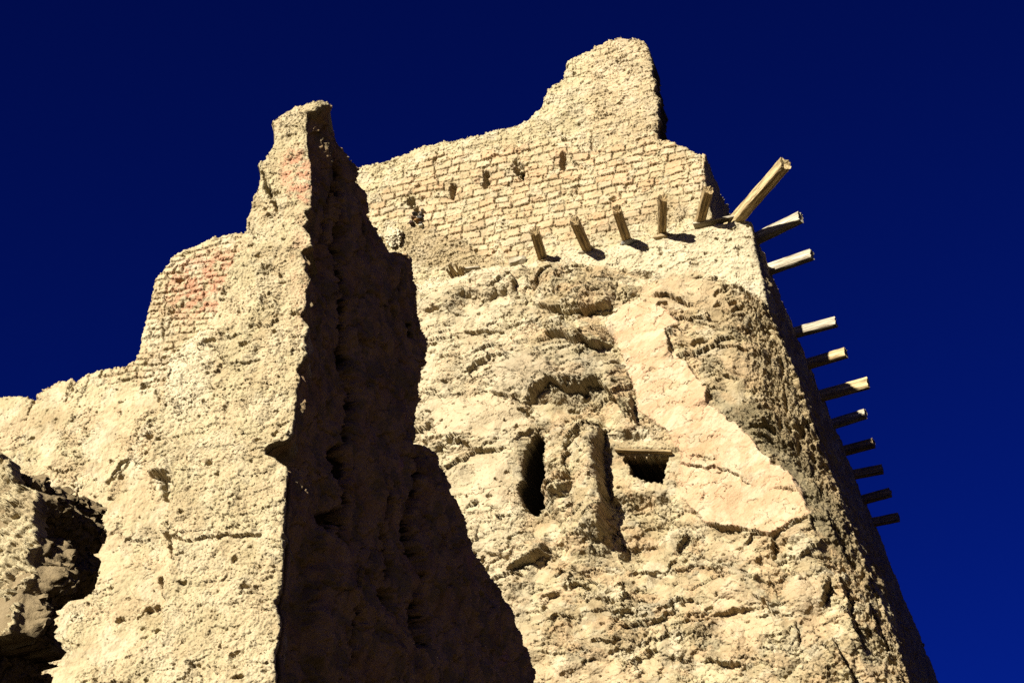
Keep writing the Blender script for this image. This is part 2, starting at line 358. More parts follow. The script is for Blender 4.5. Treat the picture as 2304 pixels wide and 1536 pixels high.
# big shapes of the rock, traced on the wall
wX = X + fbm(a/34, b/34, 121, 3)*9; wY = Y + fbm(a/34, b/34, 125, 3)*9
for cx, cy, rx, ry, ang, amp in [
    (1262, 636, 62, 50, 20, 22), (1225, 640, 40, 36, 0, 16), (1345, 664, 46, 40, -25, 24), (1300, 668, 34, 36, 10, 14), (1400, 655, 34, 26, -10, 12), (1020, 665, 50, 26, -10, 12), (1095, 640, 72, 34, -12, 30), (1170, 640, 26, 40, 10, 16),
    (1255, 775, 30, 18, 10, 0), (1320, 760, 62, 26, 12, 26), (1250, 835, 150, 70, -3, 34), (1130, 800, 70, 22, -8, 10),
    (1200, 710, 42, 26, 15, 14), (1190, 1235, 75, 32, 8, 26), (1420, 985, 70, 38, 10, 20), (1265, 1108, 34, 17, 5, 22),
    (1345, 1200, 38, 60, 0, 18), (1460, 1075, 0.1, .1, 0, 0), (1125, 1150, 95, 80, 10, 14), (1560, 1350, 60, 40, 0, 14), (1660, 1320, 75, 40, 15, 18),
    (1790, 1340, 45, 50, -20, 20), (1500, 1440, 60, 45, 0, 14), (1620, 1450, 70, 60, 10, 16), (1740, 1470, 60, 60, 10, 20), (1880, 1480, 50, 55, 0, 22), (1400, 1430, 55, 45, 0, 14),
    (1200, 1420, 90, 60, 0, 10), (1300, 1480, 70, 45, 0, 12), (1050, 960, 90, 60, 0, 10), (1530, 1020, .1, .1, 0, 0), (1525, 1225, 34, 42, 20, 12)]:
    if amp:
        q = ell(wX, wY, cx, cy, rx, ry, ang); h = h + amp*np.clip(1-q*q, 0, 1)**.65*(.8+.2*sm(-.3, .3, fl1))
LEDGES = [([(1066, 806), (1090, 796), (1146, 811)], 10, 9), ([(1036, 752), (1085, 745), (1138, 748)], 26, 9), ([(1096, 883), (1140, 893), (1186, 912)], 34, 12),
    ([(1180, 908), (1245, 870), (1297, 884), (1350, 866), (1390, 906), (1425, 962)], 60, 22), ([(1229, 757), (1275, 765), (1308, 793), (1344, 799), (1384, 787)], 40, 26),
    ([(1198, 679), (1233, 704), (1286, 713), (1322, 711), (1384, 690)], 46, 19), ([(1000, 997), (1021, 994), (1090, 1019), (1144, 1015)], 30, 11),
    ([(1465, 665), (1500, 668), (1537, 681), (1562, 692)], 20, 14), ([(1600, 775), (1662, 790), (1705, 785)], 26, 8), ([(1610, 840), (1662, 860)], 14, 10),
    ([(1687, 958), (1725, 950), (1752, 960)], 20, 18), ([(1688, 977), (1750, 980)], 12, 12), ([(1550, 1029), (1620, 1040)], 14, 5), ([(1525, 1046), (1644, 1063), (1694, 1098)], 22, 7),
    ([(1735, 1101), (1800, 1108)], 14, 6), ([(1590, 1183), (1692, 1199), (1740, 1208), (1787, 1180), (1830, 1169)], 24, 9), ([(1600, 1388), (1634, 1377), (1700, 1373)], 34, 12),
    ([(1277, 1326), (1302, 1318), (1334, 1331)], 18, 14), ([(1290, 1287), (1334, 1307)], 14, 12), ([(1320, 1216), (1350, 1233)], 14, 14), ([(1146, 1290), (1195, 1263), (1240, 1252)], 34, 26),
    ([(1208, 1347), (1268, 1339)], 16, 7), ([(1545, 1434), (1602, 1435)], 26, 8), ([(1160, 1000), (1200, 975), (1232, 972)], 14, 9), ([(1232, 1122), (1290, 1124)], 16, 14),
    ([(1500, 1290), (1570, 1270), (1640, 1276)], 20, 7), ([(1330, 1440), (1390, 1450)], 16, 12), ([(1580, 1488), (1680, 1500)], 30, 14), ([(1420, 1290), (1500, 1282)], 12, 7),
    ([(980, 800), (1040, 806)], 14, 7), ([(960, 690), (1010, 700), (1050, 716)], 18, 8), ([(1400, 905), (1432, 960)], 12, 20), ([(1640, 640), (1700, 668)], 14, 9), ([(1560, 720), (1620, 745), (1690, 742)], 14, 7),
    ([(1090, 1240), (1150, 1262)], 20, 12), ([(1620, 720), (1680, 705)], 12, 6), ([(1690, 1330), (1740, 1380), (1760, 1400)], 20, 14), ([(1215, 1465), (1290, 1480)], 18, 7)]
for p, wd, am in LEDGES: h = h + ledge(wx, wy, p, wd, am*1.5, 2.0+am*.08)
for p, wd, am in [([(1355, 965), (1358, 1050), (1366, 1150), (1378, 1230)], 80, 46), ([(1228, 985), (1226, 1060), (1228, 1140)], 10, 5), ([(1500, 742), (1508, 780), (1516, 812)], 18, 12),
    ([(1597, 872), (1592, 920)], 24, 12), ([(1742, 1205), (1738, 1235), (1745, 1262)], 18, 16), ([(1550, 1196), (1540, 1222), (1522, 1246)], 20, 14), ([(1868, 1300), (1858, 1345), (1856, 1372)], 24, 30),
    ([(1884, 1280), (1905, 1350), (1925, 1420), (1945, 1470)], 20, 32), ([(1950, 1330), (1970, 1400), (1990, 1450)], 18, 26), ([(1935, 1240), (1950, 1290)], 14, 20), ([(1800, 1000), (1822, 1060), (1850, 1110)], 16, 18),
    ([(1760, 830), (1790, 900), (1815, 960)], 12, 14), ([(1845, 1120), (1880, 1200), (1905, 1250)], 14, 18), ([(1826, 1165), (1832, 1200)], 14, 12), ([(1422, 890), (1428, 930), (1436, 962)], 20, 22),
    ([(1150, 622), (1162, 640), (1166, 668)], 26, 18), ([(1730, 1300), (1745, 1330), (1750, 1360)], 20, 10), ([(1875, 1440), (1905, 1500), (1925, 1550)], 18, 26), ([(1790, 1400), (1800, 1450)], 14, 12)]:
    h = h + vledge(wx, wy, p, wd, am*1.35, 2.0+am*.05)
# plaster step on its right side, rock turning away to the right of it
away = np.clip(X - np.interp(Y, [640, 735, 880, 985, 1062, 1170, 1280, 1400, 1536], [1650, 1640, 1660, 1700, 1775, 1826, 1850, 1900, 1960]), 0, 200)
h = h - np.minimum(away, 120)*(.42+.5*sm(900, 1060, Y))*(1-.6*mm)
crag = sm(10, 60, away)*rockm
h = h + crag*(fbm(a/16, b/40, 131, 5, .62)*19 + fl1*5)
h = h + sm(4, 14, sp)*0 - (1-sm(0, 8, np.abs(sp-4)))*2.2*sm(1500, 1520, X)*(1-mm)
# recess round the window, buttress
h = h - 34*(1-sm(-10, 6, sdpoly(wx, wy, [(1368, 985), (1500, 990), (1515, 1030), (1508, 1120), (1500, 1200), (1450, 1262), (1400, 1262), (1380, 1200), (1360, 1080)])))
h = h + 17*(1-sm(-20, 4, sdpoly(wx, wy, [(1250, 925), (1360, 930), (1352, 1000), (1366, 1150), (1378, 1260), (1290, 1260), (1245, 1150), (1235, 1040)])))
for p, wd, am in [([(1190, 900), (1186, 930), (1200, 945)], 6, 12), ([(1280, 1090), (1290, 1098), (1302, 1100)], 6, 14), ([(1299, 1130), (1300, 1180)], 4, 7), ([(1485, 560), (1488, 575)], 5, 12),
    ([(1690, 1198), (1600, 1186)], 2, 4), ([(1500, 612), (1530, 595), (1580, 582)], 2.2, 5), ([(1660, 560), (1662, 575)], 3, 8), ([(1240, 1245), (1252, 1262)], 8, 16), ([(1740, 1225), (1745, 1260)], 6, 14),
    ([(1830, 1180), (1834, 1200)], 4, 10), ([(1420, 1372), (1432, 1380)], 7, 14), ([(1280, 1400), (1290, 1412)], 6, 12), ([(1750, 1385), (1760, 1390)], 6, 14), ([(1650, 700), (1655, 715)], 4, 6),
    ([(1330, 655), (1345, 665)], 5, 10), ([(1260, 625), (1275, 640)], 6, 12), ([(1290, 650), (1305, 660)], 5, 9), ([(1700, 720), (1708, 726)], 4, 10)]:
    h = h - am*(1-sm(0, wd, dline(wx, wy, p, 30)))
h = h*(1+0*h)
fw = sdpoly(wx, wy, [(1372, 1000), (1520, 1000), (1518, 1100), (1380, 1100)]); kw = (1-sm(0, 26, fw))
h = h*(1-kw) + (-4 + fbm(a/20, b/20, 135, 3)*3 + fl2*2 + 9*sm(1016, 1006, Y)*(1-sm(0, 30, fw)))*kw
# holes: the tall doorway and the window under the planks
DOOR = [(1186, 1003), (1198, 988), (1212, 976), (1224, 982), (1232, 1000), (1226, 1035), (1229, 1075), (1225, 1110), (1227, 1140), (1212, 1148), (1208, 1160), (1190, 1150), (1176, 1140), (1170, 1105), (1173, 1050)]
WIN = [(1396, 1022), (1506, 1020), (1498, 1038), (1495, 1060), (1490, 1084), (1470, 1080), (1452, 1083), (1432, 1070), (1414, 1062), (1416, 1044), (1400, 1036)]
dz = 22*.55    # the displaced surface sits nearer the camera; shift the outline with it
sdd = sdpoly(wx, wy, DOOR); sdw = sdpoly(X, Y, WIN)+fbm(a/9, b/9, 5, 4)*4.5
h = h - 10*np.exp(-np.maximum(sdd, 0)/7) - 5*np.exp(-np.maximum(sdw, 0)/6)
cell = lambda q: (q[:-1, :-1]+q[1:, 1:])*.5
ltop = np.interp(X, *zip(*LTOP)) + fbm(a/16, b*0, 17, 3)*3
keep = (cell(sdd) > 0) & (cell(sdw) > 0) & (cell(Y-ltop) > 0)
edge = np.clip(Y-ltop, 0, 12); h = h - (1-np.sqrt(np.clip(1-(1-edge/12)**2, 0, 1)))*7*(X > 900)
ce = np.clip((uc-U)*KT, 0, 14); h = h - (1-np.sqrt(np.clip(1-(1-ce/14)**2, 0, 1)))*8
h = h + (pits(a, b, 261, 17, .08, 8) + pits(a, b, 263, 8, .05, 4) + pits(a, b, 265, 40, .07, 16)*(1-mm))*(1-.8*mp_)
h = h - (1-mm)*crack(a/58, b/44, 141, .03)*7.0*sm(-.15, .2, fbm(a/120, b/120, 143, 2))
hl = h/KT
da, db = shake(a, b, h, 151, 2.2)
hcorner = (zs.copy(), hl[:, -1].copy())
ee = np.clip((uc-U)*KT/12, 0, 1); P = T.P(U+da*ee/KT, Z+db/KT, hl)
c = np.broadcast_to(CREAM, X.shape+(3,)).copy()
v1 = fbm(a/80, b/60, 201, 4)
c = mixc(c, TAN, np.clip(.30+1.3*v1, 0, 1)*rockm*.7)
c = mixc(c, PALE, sm(.05, .45, fbm(a/50, b/40, 203, 3))*.7)
c = mixc(c, GREY*.8, sm(.1, .4, fbm(a/60, b/90, 205, 4))*rockm*.45)
c = mixc(c, TAN, sm(.0, .2, _rnd[fid]-.75)*rockm*.7); c = mixc(c, np.array([.62, .43, .24]), sm(.1, .4, fbm(a/70, b/45, 207, 4))*rockm*.55); c = mixc(c, TAN*.75, sm(.25, .55, fbm(a/38, b/26, 209, 5))*rockm*.6)
c = mixc(c, WARMP, mp_*.92*(.8+.2*sm(-.2, .2, v1)))
c = mixc(c, TAN*1.2, mp_*sm(.0, .35, fbm(dg/60, dh/22, 221, 4))*.45); c = mixc(c, PALE*1.05, mp_*sm(.0, .35, fbm(dg/50, dh/30, 223, 4))*.6)
c = mixc(c, PEACH, sl*.5*(1-mp_))
c = mixc(c, TAN*.9, rockm*sm(1500, 1600, X)*(1-sm(1180, 1260, Y))*.28)
c = mixc(c, PALE, mm*.75)
c = mixc(c, PALE, rockm*(1-sm(1120, 1260, X))*.5)
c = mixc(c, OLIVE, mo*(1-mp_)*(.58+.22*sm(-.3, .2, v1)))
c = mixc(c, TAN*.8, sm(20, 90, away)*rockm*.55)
lm = 1-sm(.5, 1.1, ell(wX, wY, 1250, 850, 170, 75, 0)); c = mixc(c, GREY*.85, lm*.45)
c = mixc(c, TAN*.85, (1-sm(.6, 1.0, ell(wX, wY, 1300, 665, 95, 55, 0)))*.15)
c = mixc(c, DARK_BROWN, np.clip(fe1*.55*rough+fe2*.3, 0, 1)*rockm*.2)  # darker brown along flake edges
c = mixc(c, DARK_BROWN, ck1*mm*.2)  # darker along the cracks of the masonry
lower_px = (X, Y)
grid_slab('rock_face', P, keep, c, M_TOWER, None, [D19*.12, D19*.4, D19*.7, D19*2.6], .03, cap=False, rim_shade=(1, .13))  # door and window reveals coloured dark inward to stand for shade
lower = bpy.data.objects['rock_face']; keepx(lower, tower)
print('lower', X.shape, time.time()-T0)

# ---- right side of the lower part ------------------------------------------------
zr = axis(-.4, ZB+.05, T.hit(1300, 1545)[1]-1.0, ZB+.05, .022, .3)
ucr = corner_curve(T, LC, zr, 5, KT, 5)
s = np.concatenate([np.arange(0, 1.5, .025), np.arange(1.5, 18, .035), np.arange(18, 34, .07)])
SS, ZZ = np.meshgrid(s, zr)
aa, bb = SS*KT, ZZ*KT
off = (fbm(aa/120, bb/120, 301, 3)*12 + fbm(aa/28, bb/28, 303, 4)*5 + fbm(aa/7, bb/7, 305, 3)*1.6)/KT*sm(0, .4, SS)
f1, fe, _ = flakes(aa, bb, 311, 24, 30, 1.8); off += (f1*4-fe*3)/KT*sm(0, .3, SS)
topf = sm(ZB-.6, ZB, ZZ); off *= (1-topf*.7)
tuck = (1-sm(0, .5, SS))*0
# the last rows of the face follow its own top edge, whose line from the corner is the row of timbers
hc = np.interp(zr, *hcorner)[:, None]*(1-sm(0, 2.5, SS)*.0)
Pr = T.P(ucr[:, None]+off, ZZ, hc) + SS[..., None]*D21
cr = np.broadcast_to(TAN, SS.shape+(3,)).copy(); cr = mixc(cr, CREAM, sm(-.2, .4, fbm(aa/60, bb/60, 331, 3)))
topn = ZB + fbm(s*KT/20, s*0, 17, 3)*4/KT
kr = (ZZ < topn[None, :])[:-1, :-1]
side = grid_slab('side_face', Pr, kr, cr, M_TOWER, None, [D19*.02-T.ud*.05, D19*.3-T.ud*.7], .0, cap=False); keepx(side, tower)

# ---- upper brick wall with the spur ----------------------------------------------
UW = Wall(1690, 500, 24.0, YT); UW.O = UW.O - UW.n*.10
UC = [(1590, 330), (1588, 347), (1584, 375), (1587, 402), (1591, 435), (1596, 462), (1603, 490), (1620, 575)]
SIL = [(560, 470), (760, 395), (812, 373), (850, 366), (868, 367), (905, 345), (940, 330), (985, 321), (1040, 311), (1090, 299), (1150, 284), (1183, 270), (1190, 262), (1218, 241), (1225, 222), (1228, 202), (1243, 190), (1266, 180), (1270, 160), (1277, 136), (1292, 127), (1330, 108), (1365, 92), (1400, 84), (1425, 85), (1445, 94), (1457, 101), (1461, 120), (1468, 140), (1464, 160), (1474, 185), (1472, 205), (1484, 220), (1478, 245), (1483, 272), (1474, 295), (1488, 314), (1500, 312), (1522, 323), (1545, 331), (1572, 346), (1600, 346), (1640, 352), (1690, 460), (1690, 760), (560, 760)]
u_l2 = UW.hit(790, 500)[0]; zt = UW.hit(1400, 70)[1]; zb2 = UW.hit(800, 720)[1]; zmid = UW.hit(1400, 610)[1]
zs = np.arange(zb2, zt, step); na = int((UW.hit(1640, 490)[0]-u_l2)/step)
A, Z = np.meshgrid(np.linspace(0, 1, na), zs)
uc2 = corner_curve(UW, UC, zs, 3, KT, 8)[:, None]
topcol = sm(0, 1, 0*zs)[:, None]
U = u_l2 + A*(uc2-u_l2); X, Y = proj(UW.P(U, Z)); a = U*KT; b = Z*KT
wx = X + fbm(a/18, b/18, 421, 3)*4; wy = Y + fbm(a/18, b/18, 425, 3)*4
bf, rid, jm = bricks(a, b, 43, 21.5, 7, .95, 2.3)
br = [(830, 470), (920, 400), (975, 350), (1060, 345), (1150, 330), (1240, 325), (1350, 335), (1420, 320), (1490, 312), (1620, 350), (1600, 440), (1540, 450), (1490, 460), (1440, 500), (1330, 535), (1215, 560), (1160, 600), (1060, 570), (980, 520), (900, 490), (845, 500)]
mb = 1-sm(-10, 14, sdpoly(wx, wy, br) + fbm(a/30, b/20, 431, 3)*14)
mb = np.clip(mb, .0, 1)
spur = (1-sm(0, 40, Y-300))*sm(1230, 1290, X)
gravel = 1-sm(-8, 8, sdpoly(wx, wy, [(900, 505), (960, 500), (1010, 530), (1100, 570), (1140, 600), (1080, 615), (940, 600), (900, 560)]))
gravel = np.maximum(gravel, 1-sm(-6, 6, sdpoly(wx, wy, [(1420, 480), (1500, 440), (1550, 455), (1552, 490), (1500, 510), (1440, 505), (1350, 530), (1330, 520)])))
f2, fe2, fid2 = flakes(a, b, 453, 12, -4, 2.6)
hp = fbm(a/60, b/40, 403, 4)*4 + f2*2.2 - fe2*1.6*sm(-.1, .2, fbm(a/60, b/60, 411, 2)) + fbm(a/9, b/9, 409, 4, .65)*1.5 - crack(a/60, b/22, 413, .03)*2.5*sm(-.1, .2, fbm(a/80, b/60, 417, 2))
hp = hp + (fbm(a/4, b/4, 415, 2)*3.2)*gravel
hb = bf*(7.5+(rid-.5)*5) + fbm(a/50, b/40, 405, 3)*3 + fbm(a/8, b/8, 407, 4, .6)*.9 - 4 - (rid > .93)*5*bf
mb = mb*(1-.85*sm(.22, .5, fbm(a/45, b/35, 433, 4)))
h = hb*mb + hp*(1-mb)
vb = (1-mb)*sm(-.25, .25, fbm(a/50, b/40, 419, 3)); h = h + bf*4.4*vb + shingle(a, b, 427, 26, 4.5, 3)*(1-mb)     # bricks ghosting through the render
for p, wd, am in [([(985, 335), (980, 365), (978, 395), (990, 420)], 3, 8), ([(1331, 300), (1333, 335), (1345, 345)], 3.5, 10), ([(1150, 372), (1168, 352), (1172, 340)], 4, 8), ([(1200, 560), (1160, 592)], 2, 5),
    ([(1310, 250), (1345, 245), (1400, 235)], 2, 3), ([(1350, 265), (1400, 262)], 5, 5), ([(1335, 215), (1420, 205)], 1.6, 3), ([(1320, 175), (1345, 170)], 1.6, 3), ([(1395, 145), (1405, 160)], 7, 6),
    ([(1590, 385), (1585, 430), (1578, 470)], 4, 6), ([(1560, 360), (1548, 400)], 2.5, 5), ([(1290, 365), (1300, 385)], 2.5, 6), ([(1408, 420), (1410, 432)], 4, 8), ([(1286, 436), (1292, 446)], 4, 8), ([(1130, 340), (1200, 338)], 2, 4), ([(1483, 320), (1486, 370)], 2, 4)]:
    h = h - am*(1-sm(0, wd, dline(wx, wy, p, 30)))
for cx, cy, rx, ry in [(1168, 345, 30, 26), (1265, 345, 20, 24), (1092, 385, 26, 14), (1345, 342, 26, 8)]:
    h = h + 3*(1-sm(.5, 1, ell(wx, wy, cx, cy, rx, ry)))
h = h + pits(a, b, 271, 14, .14, 7) + pits(a, b, 273, 7, .12, 4) + pits(a, b, 275, 30, .06, 10)
holes = 9.0+0*X
for cx, cy, rx, ry, ang in [(926, 455, 10, 14, -15), (1018, 428, 8, 17, 10), (1093, 413, 11, 9, 0), (1092, 395, 6, 12, 10), (1168, 382, 10, 20, -20), (1266, 363, 7.5, 19, 8)]:
    q = ell(wx, wy, cx, cy, rx, ry, ang); holes = np.minimum(holes, q)
    h = h - 26*(1-sm(.75, 1.25, q)) - 5*(1-sm(1.0, 2.2, ell(wx, wy, cx-4, cy, rx, ry, ang)))
ss_ = sdpoly(X, Y, SIL) + fbm(a/10, b/10, 441, 3)*2.5
edge = np.clip(-ss_, 0, 14); h = h - (1-np.sqrt(np.clip(1-(1-edge/14)**2, 0, 1)))*9
ce = np.clip((uc2-U)*KT, 0, 10); h = h - (1-np.sqrt(np.clip(1-(1-ce/10)**2, 0, 1)))*5
# the base runs flush into the lower masonry
h = h + sm(-40, 10, Y-np.interp(X, *zip(*LTOP)))*9*(1-sm(1440, 1510, X)*.9)
keep = (cell(ss_) < 0) & (cell(holes) > .55)
da, db = shake(a, b, h, 155, 2.0, 5.0); ee = np.clip((uc2-U)*KT/12, 0, 1)
P = UW.P(U+da*ee/KT, Z+db/KT, h/KT)
c = np.broadcast_to(CREAM*1.04, X.shape+(3,)).copy(); v1 = fbm(a/80, b/60, 501, 4)
c = mixc(c, PALE, sm(-.1, .4, fbm(a/60, b/50, 503, 3))*.8*(1-mb))
c = mixc(c, np.array([.66, .445, .255]), mb*bf*np.clip(.2+rid*.9, 0, 1)*.9); c = mixc(c, TAN, mb*bf*sm(.8, .95, _rnd[(rid*997).astype(int)])*.45)
c = mixc(c, PALE, mb*bf*sm(.6, .95, _rnd[(rid*4095).astype(int)])*.55)
c = mixc(c, TAN, gravel*.65); c = mixc(c, PEACH*.93, spur*.45*sm(1300, 1340, X))
c = mixc(c, GREY, sm(.2, .5, v1)*.25)
c = mixc(c, DARK_BROWN, jm*mb*.22+fe2*(1-mb)*.06)  # brick joints and flake edges tinted darker
upper = grid_slab('brick_wall', P, keep, c, M_TOWER, None, [D19*.06, D19*.25, D19*.75], .03, cap=True, rim_shade=(1, .2)); keepx(upper, tower)  # shade painted into the rims so the sockets look black
print('upper', X.shape, time.time()-T0)
# its right side, receding
zr = np.arange(ZB-.6, UW.hit(1600, 346)[1], .025); s = np.concatenate([np.arange(0, 7, .03), np.arange(7, 33, .1)]); SS, ZZ = np.meshgrid(s, zr); aa, bb = SS*KT, ZZ*KT
ucr = corner_curve(UW, UC, zr, 3, KT, 8)
bf, rid, jm = bricks(aa, bb, 43, 21.5, 19, 1.0, 2.6)
off = (fbm(aa/60, bb/60, 551, 4)*6 + bf*3)/KT*sm(0, .2, SS)-.02
Pr = UW.P(ucr[:, None]+off, ZZ, -.03) + SS[..., None]*D21
ztp = UW.hit(1600, 346)[1] - .05 + fbm(s*KT/14, s*0, 557, 3)*5/KT - sm(4.0, 7.0, s)*.75
kr = (ZZ < ztp[None, :])[:-1, :-1]
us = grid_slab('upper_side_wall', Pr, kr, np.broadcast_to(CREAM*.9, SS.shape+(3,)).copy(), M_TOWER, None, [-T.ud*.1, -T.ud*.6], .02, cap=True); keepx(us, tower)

# ---- back, left side and floor of the tower, so it is a closed body ---------------
def strip_box(name, corners, z0, z1, mat, parent, top=True, colr=TAN):
    """closed prism over a polygon, walls subdivided and roughened"""
    V = []; Q = []; n = len(corners); C = []
    for i in range(n):
        p = np.array(corners[i]); q = np.array(corners[(i+1) % n]); L = np.linalg.norm(q-p); m = max(2, int(L/.4)); k = max(2, int((z1-z0)/.4))
        t = np.linspace(0, 1, m+1); zz = np.linspace(z0, z1, k+1); TT, Zz = np.meshgrid(t, zz)
        nrm = np.array([(q-p)[1], -(q-p)[0]])/L
        o = fbm(TT*L*.8+i*9, Zz*.8, 601, 4)*.12*np.sin(np.pi*TT)
        XY = p+TT[..., None]*(q-p)+o[..., None]*nrm; base = len(V)
        V += [tuple(v) for v in np.concatenate([XY, Zz[..., None]], -1).reshape(-1, 3)]
        idx = np.arange((m+1)*(k+1)).reshape(k+1, m+1)+base
        Q += [tuple(x) for x in np.stack([idx[:-1, :-1], idx[:-1, 1:], idx[1:, 1:], idx[1:, :-1]], -1).reshape(-1, 4)]
    if top:
        base = len(V); c0 = np.mean(corners, 0)
        for i in range(n):
            p = np.array(corners[i]); q = np.array(corners[(i+1) % n]); b0 = len(V)
            V += [(*p, z1), (*q, z1), (*((q+c0)/2), z1), (*((p+c0)/2), z1), (*c0, z1)]
            Q += [(b0, b0+1, b0+2, b0+3), (b0+3, b0+2, b0+4, b0+4)]
    Q = [q if q[2] != q[3] else (q[0], q[1], q[2], (q[2])) for q in Q]
    bmx = bpy.data.meshes.new(name); bmx.from_pydata(V, [], [tuple(dict.fromkeys(q)) for q in Q])
    at = bmx.color_attributes.new('Col', 'FLOAT_COLOR', 'POINT'); cc = np.ones((len(V), 4), np.float32); cc[:, :3] = colr
    at.data.foreach_set('color', cc.ravel()); bmx.materials.append(mat)
    o = bpy.data.objects.new(name, bmx); COL.objects.link(o); keepx(o, parent); return o
pl = T.P(np.array(T.hit(800, 700)[0]+.02), np.array(0.))[:2]; pb = pl + D19[:2]*33
prr = T.P(np.array(float(T.hit(1690, 500)[0]-1.35)), np.array(0.))[:2] + D19[:2]*33
inn = D19[:2]*2.55
pfr = T.P(np.array(float(T.hit(1690, 500)[0]-.72)), np.array(0.))[:2]
strip_box('rear_walls', [pl+inn, pfr+inn, prr+np.array(T.ud[:2])*.6, pb], -.3, ZB-.35, M_TOWER, tower, colr=DARK_BROWN*.25)  # near-black colour stands in for the darkness inside the openings
strip_box('left_end_wall', [pl+D19[:2]*.1-np.array(T.ud[:2])*.5, pl+D19[:2]*.1+np.array(T.ud[:2])*.1, pb+np.array(T.ud[:2])*.1, pb-np.array(T.ud[:2])*.5], -.3, ZB-.5, M_TOWER, tower)

# ================================================================== WINDOW TIMBER
def block(V8): return V8
def rough_bar(name, p0, p1, wdt, hgt, mat, parent, up=(0, 0, 1), seed=0, ends=.05, nseg=14, notch=None, twist=0.0, wear=.06):
    """a hewn timber: a box of nseg rings with worn edges, splits and a ragged far end; local x runs along it"""
    p0 = np.array(p0, float); p1 = np.array(p1, float); L = np.linalg.norm(p1-p0); ax = (p1-p0)/L
    up = np.array(up, float); sd = np.cross(up, ax); sd /= np.linalg.norm(sd); up = np.cross(ax, sd)
    rng = np.random.RandomState(seed); K = 5                              # K segments per side
    ring = []
    for i in range(K): ring.append((-1+2*i/K, -1))
    for i in range(K): ring.append((1, -1+2*i/K))
    for i in range(K): ring.append((1-2*i/K, 1))
    for i in range(K): ring.append((-1, 1-2*i/K))
    ring = np.array(ring, float); rr = np.abs(ring); 
    cornerw = np.clip((rr[:, 0]+rr[:, 1]-1.55)/.45, 0, 1); ring = ring*(1-.10*cornerw)[:, None]
    nr = len(ring); V = []; split = (rng.rand(nr) < .22)*rng.rand(nr)*.16; endj = rng.rand(nr)
    for j in range(nseg+1):
        t = j/nseg; bow = 0.0
        for k in range(nr):
            y, z = ring[k]; s_ = 1 - wear*.5*gn(np.array([t*L*5.0+k*.0]), np.array([k*.63+seed]), seed % 13)[0] - split[k]*sm(.25, .9, np.array(t))
            x = t*L
            if j == nseg: x += (endj[k]-.7)*ends*L*.5
            yy = y*wdt/2*s_; zz = z*hgt/2*s_
            if notch and t > 1-notch[0] and z > .2 and y*notch[2] > -.2: zz -= notch[1]*hgt
            V.append((x, yy, zz+bow))
    F = []
    for j in range(nseg):
        for k in range(nr):
            a0 = j*nr+k; b0 = j*nr+(k+1) % nr; F.append((a0, b0, b0+nr, a0+nr))
    c0 = len(V); V.append((0, 0, 0)); V.append((L*(1-ends*.5), 0, 0))
    for k in range(nr):
        F.append(((k+1) % nr, k, c0)); F.append((nseg*nr+k, nseg*nr+(k+1) % nr, c0+1))
    # inner ring at the ragged end gives it broken fibres
    me = bpy.data.meshes.new(name); me.from_pydata([tuple(map(float, v)) for v in V], [], F); me.materials.append(mat)
    o = bpy.data.objects.new(name, me); COL.objects.link(o)
    Mx = Matrix(((ax[0], sd[0], up[0], p0[0]), (ax[1], sd[1], up[1], p0[1]), (ax[2], sd[2], up[2], p0[2]), (0, 0, 0, 1)))
    if parent is None: o.matrix_world = Mx
    else:
        o.parent = parent; o.matrix_parent_inverse = Matrix.Translation(-parent.location); o.matrix_basis = Mx
    return o
wu0, wz0 = T.hit(1386, 1012); wu1, wz1 = T.hit(1512, 1012); wzz = (wz0+wz1)/2-.02
lintel = rough_bar('lintel', T.P(np.array(wu0), np.array(wz0-.03), +.04), T.P(np.array(wu1), np.array(wz1-.06), +.02), .14, .045, M_WOOD, tower, seed=5, ends=.02)
for i in range(4):
    rough_bar('ceiling_plank', T.P(np.array(wu0+.02), np.array(wz0-.04), -.20-.19*i), T.P(np.array(wu1-.02), np.array(wz1-.07), -.20-.19*i), .16, .05, M_WOOD, tower, seed=20+i, ends=.02)

# ================================================================== TIMBERS
FRONT = [((1221, 580), (1202, 519), 21, 'split grey-brown timber end sticking out leftmost of the front row', 'wood', 1.0),
         ((1322, 562), (1292, 496), 21, 'second front timber from the left, tilting left above a flat stone', 'wood', 1.0),
         ((1411, 541), (1387, 470), 20, 'third front timber from the left, tilting left over a pale slab', 'wood', 1.0),
         ((1490, 526), (1491, 445), 20, 'upright-looking front timber beside the widest black shadow', 'wood', 1.0)]
def hdir(px0, px1, z):
    p = zhit(*px0, z); q = zhit(*px1, z); return p, q
for i, (b0, b1, wpx, lab, k, _) in enumerate(FRONT):
    u, z = T.hit(*b0); p = T.P(np.array(u), np.array(z), .02)
    q = zhit(b1[0], b1[1], z + .0); d = q-p; L = np.linalg.norm(d); d /= L
    o = rough_bar('wooden_beam', p-d*1.1, q, wpx/KT, wpx/KT*1.0, M_WOOD, None, seed=40+i, ends=.10, nseg=18, wear=.10)
    tag(o, lab, 'timber beam', 'timber beams projecting from the tower'); print('front', i, 'L', round(float(L), 2))
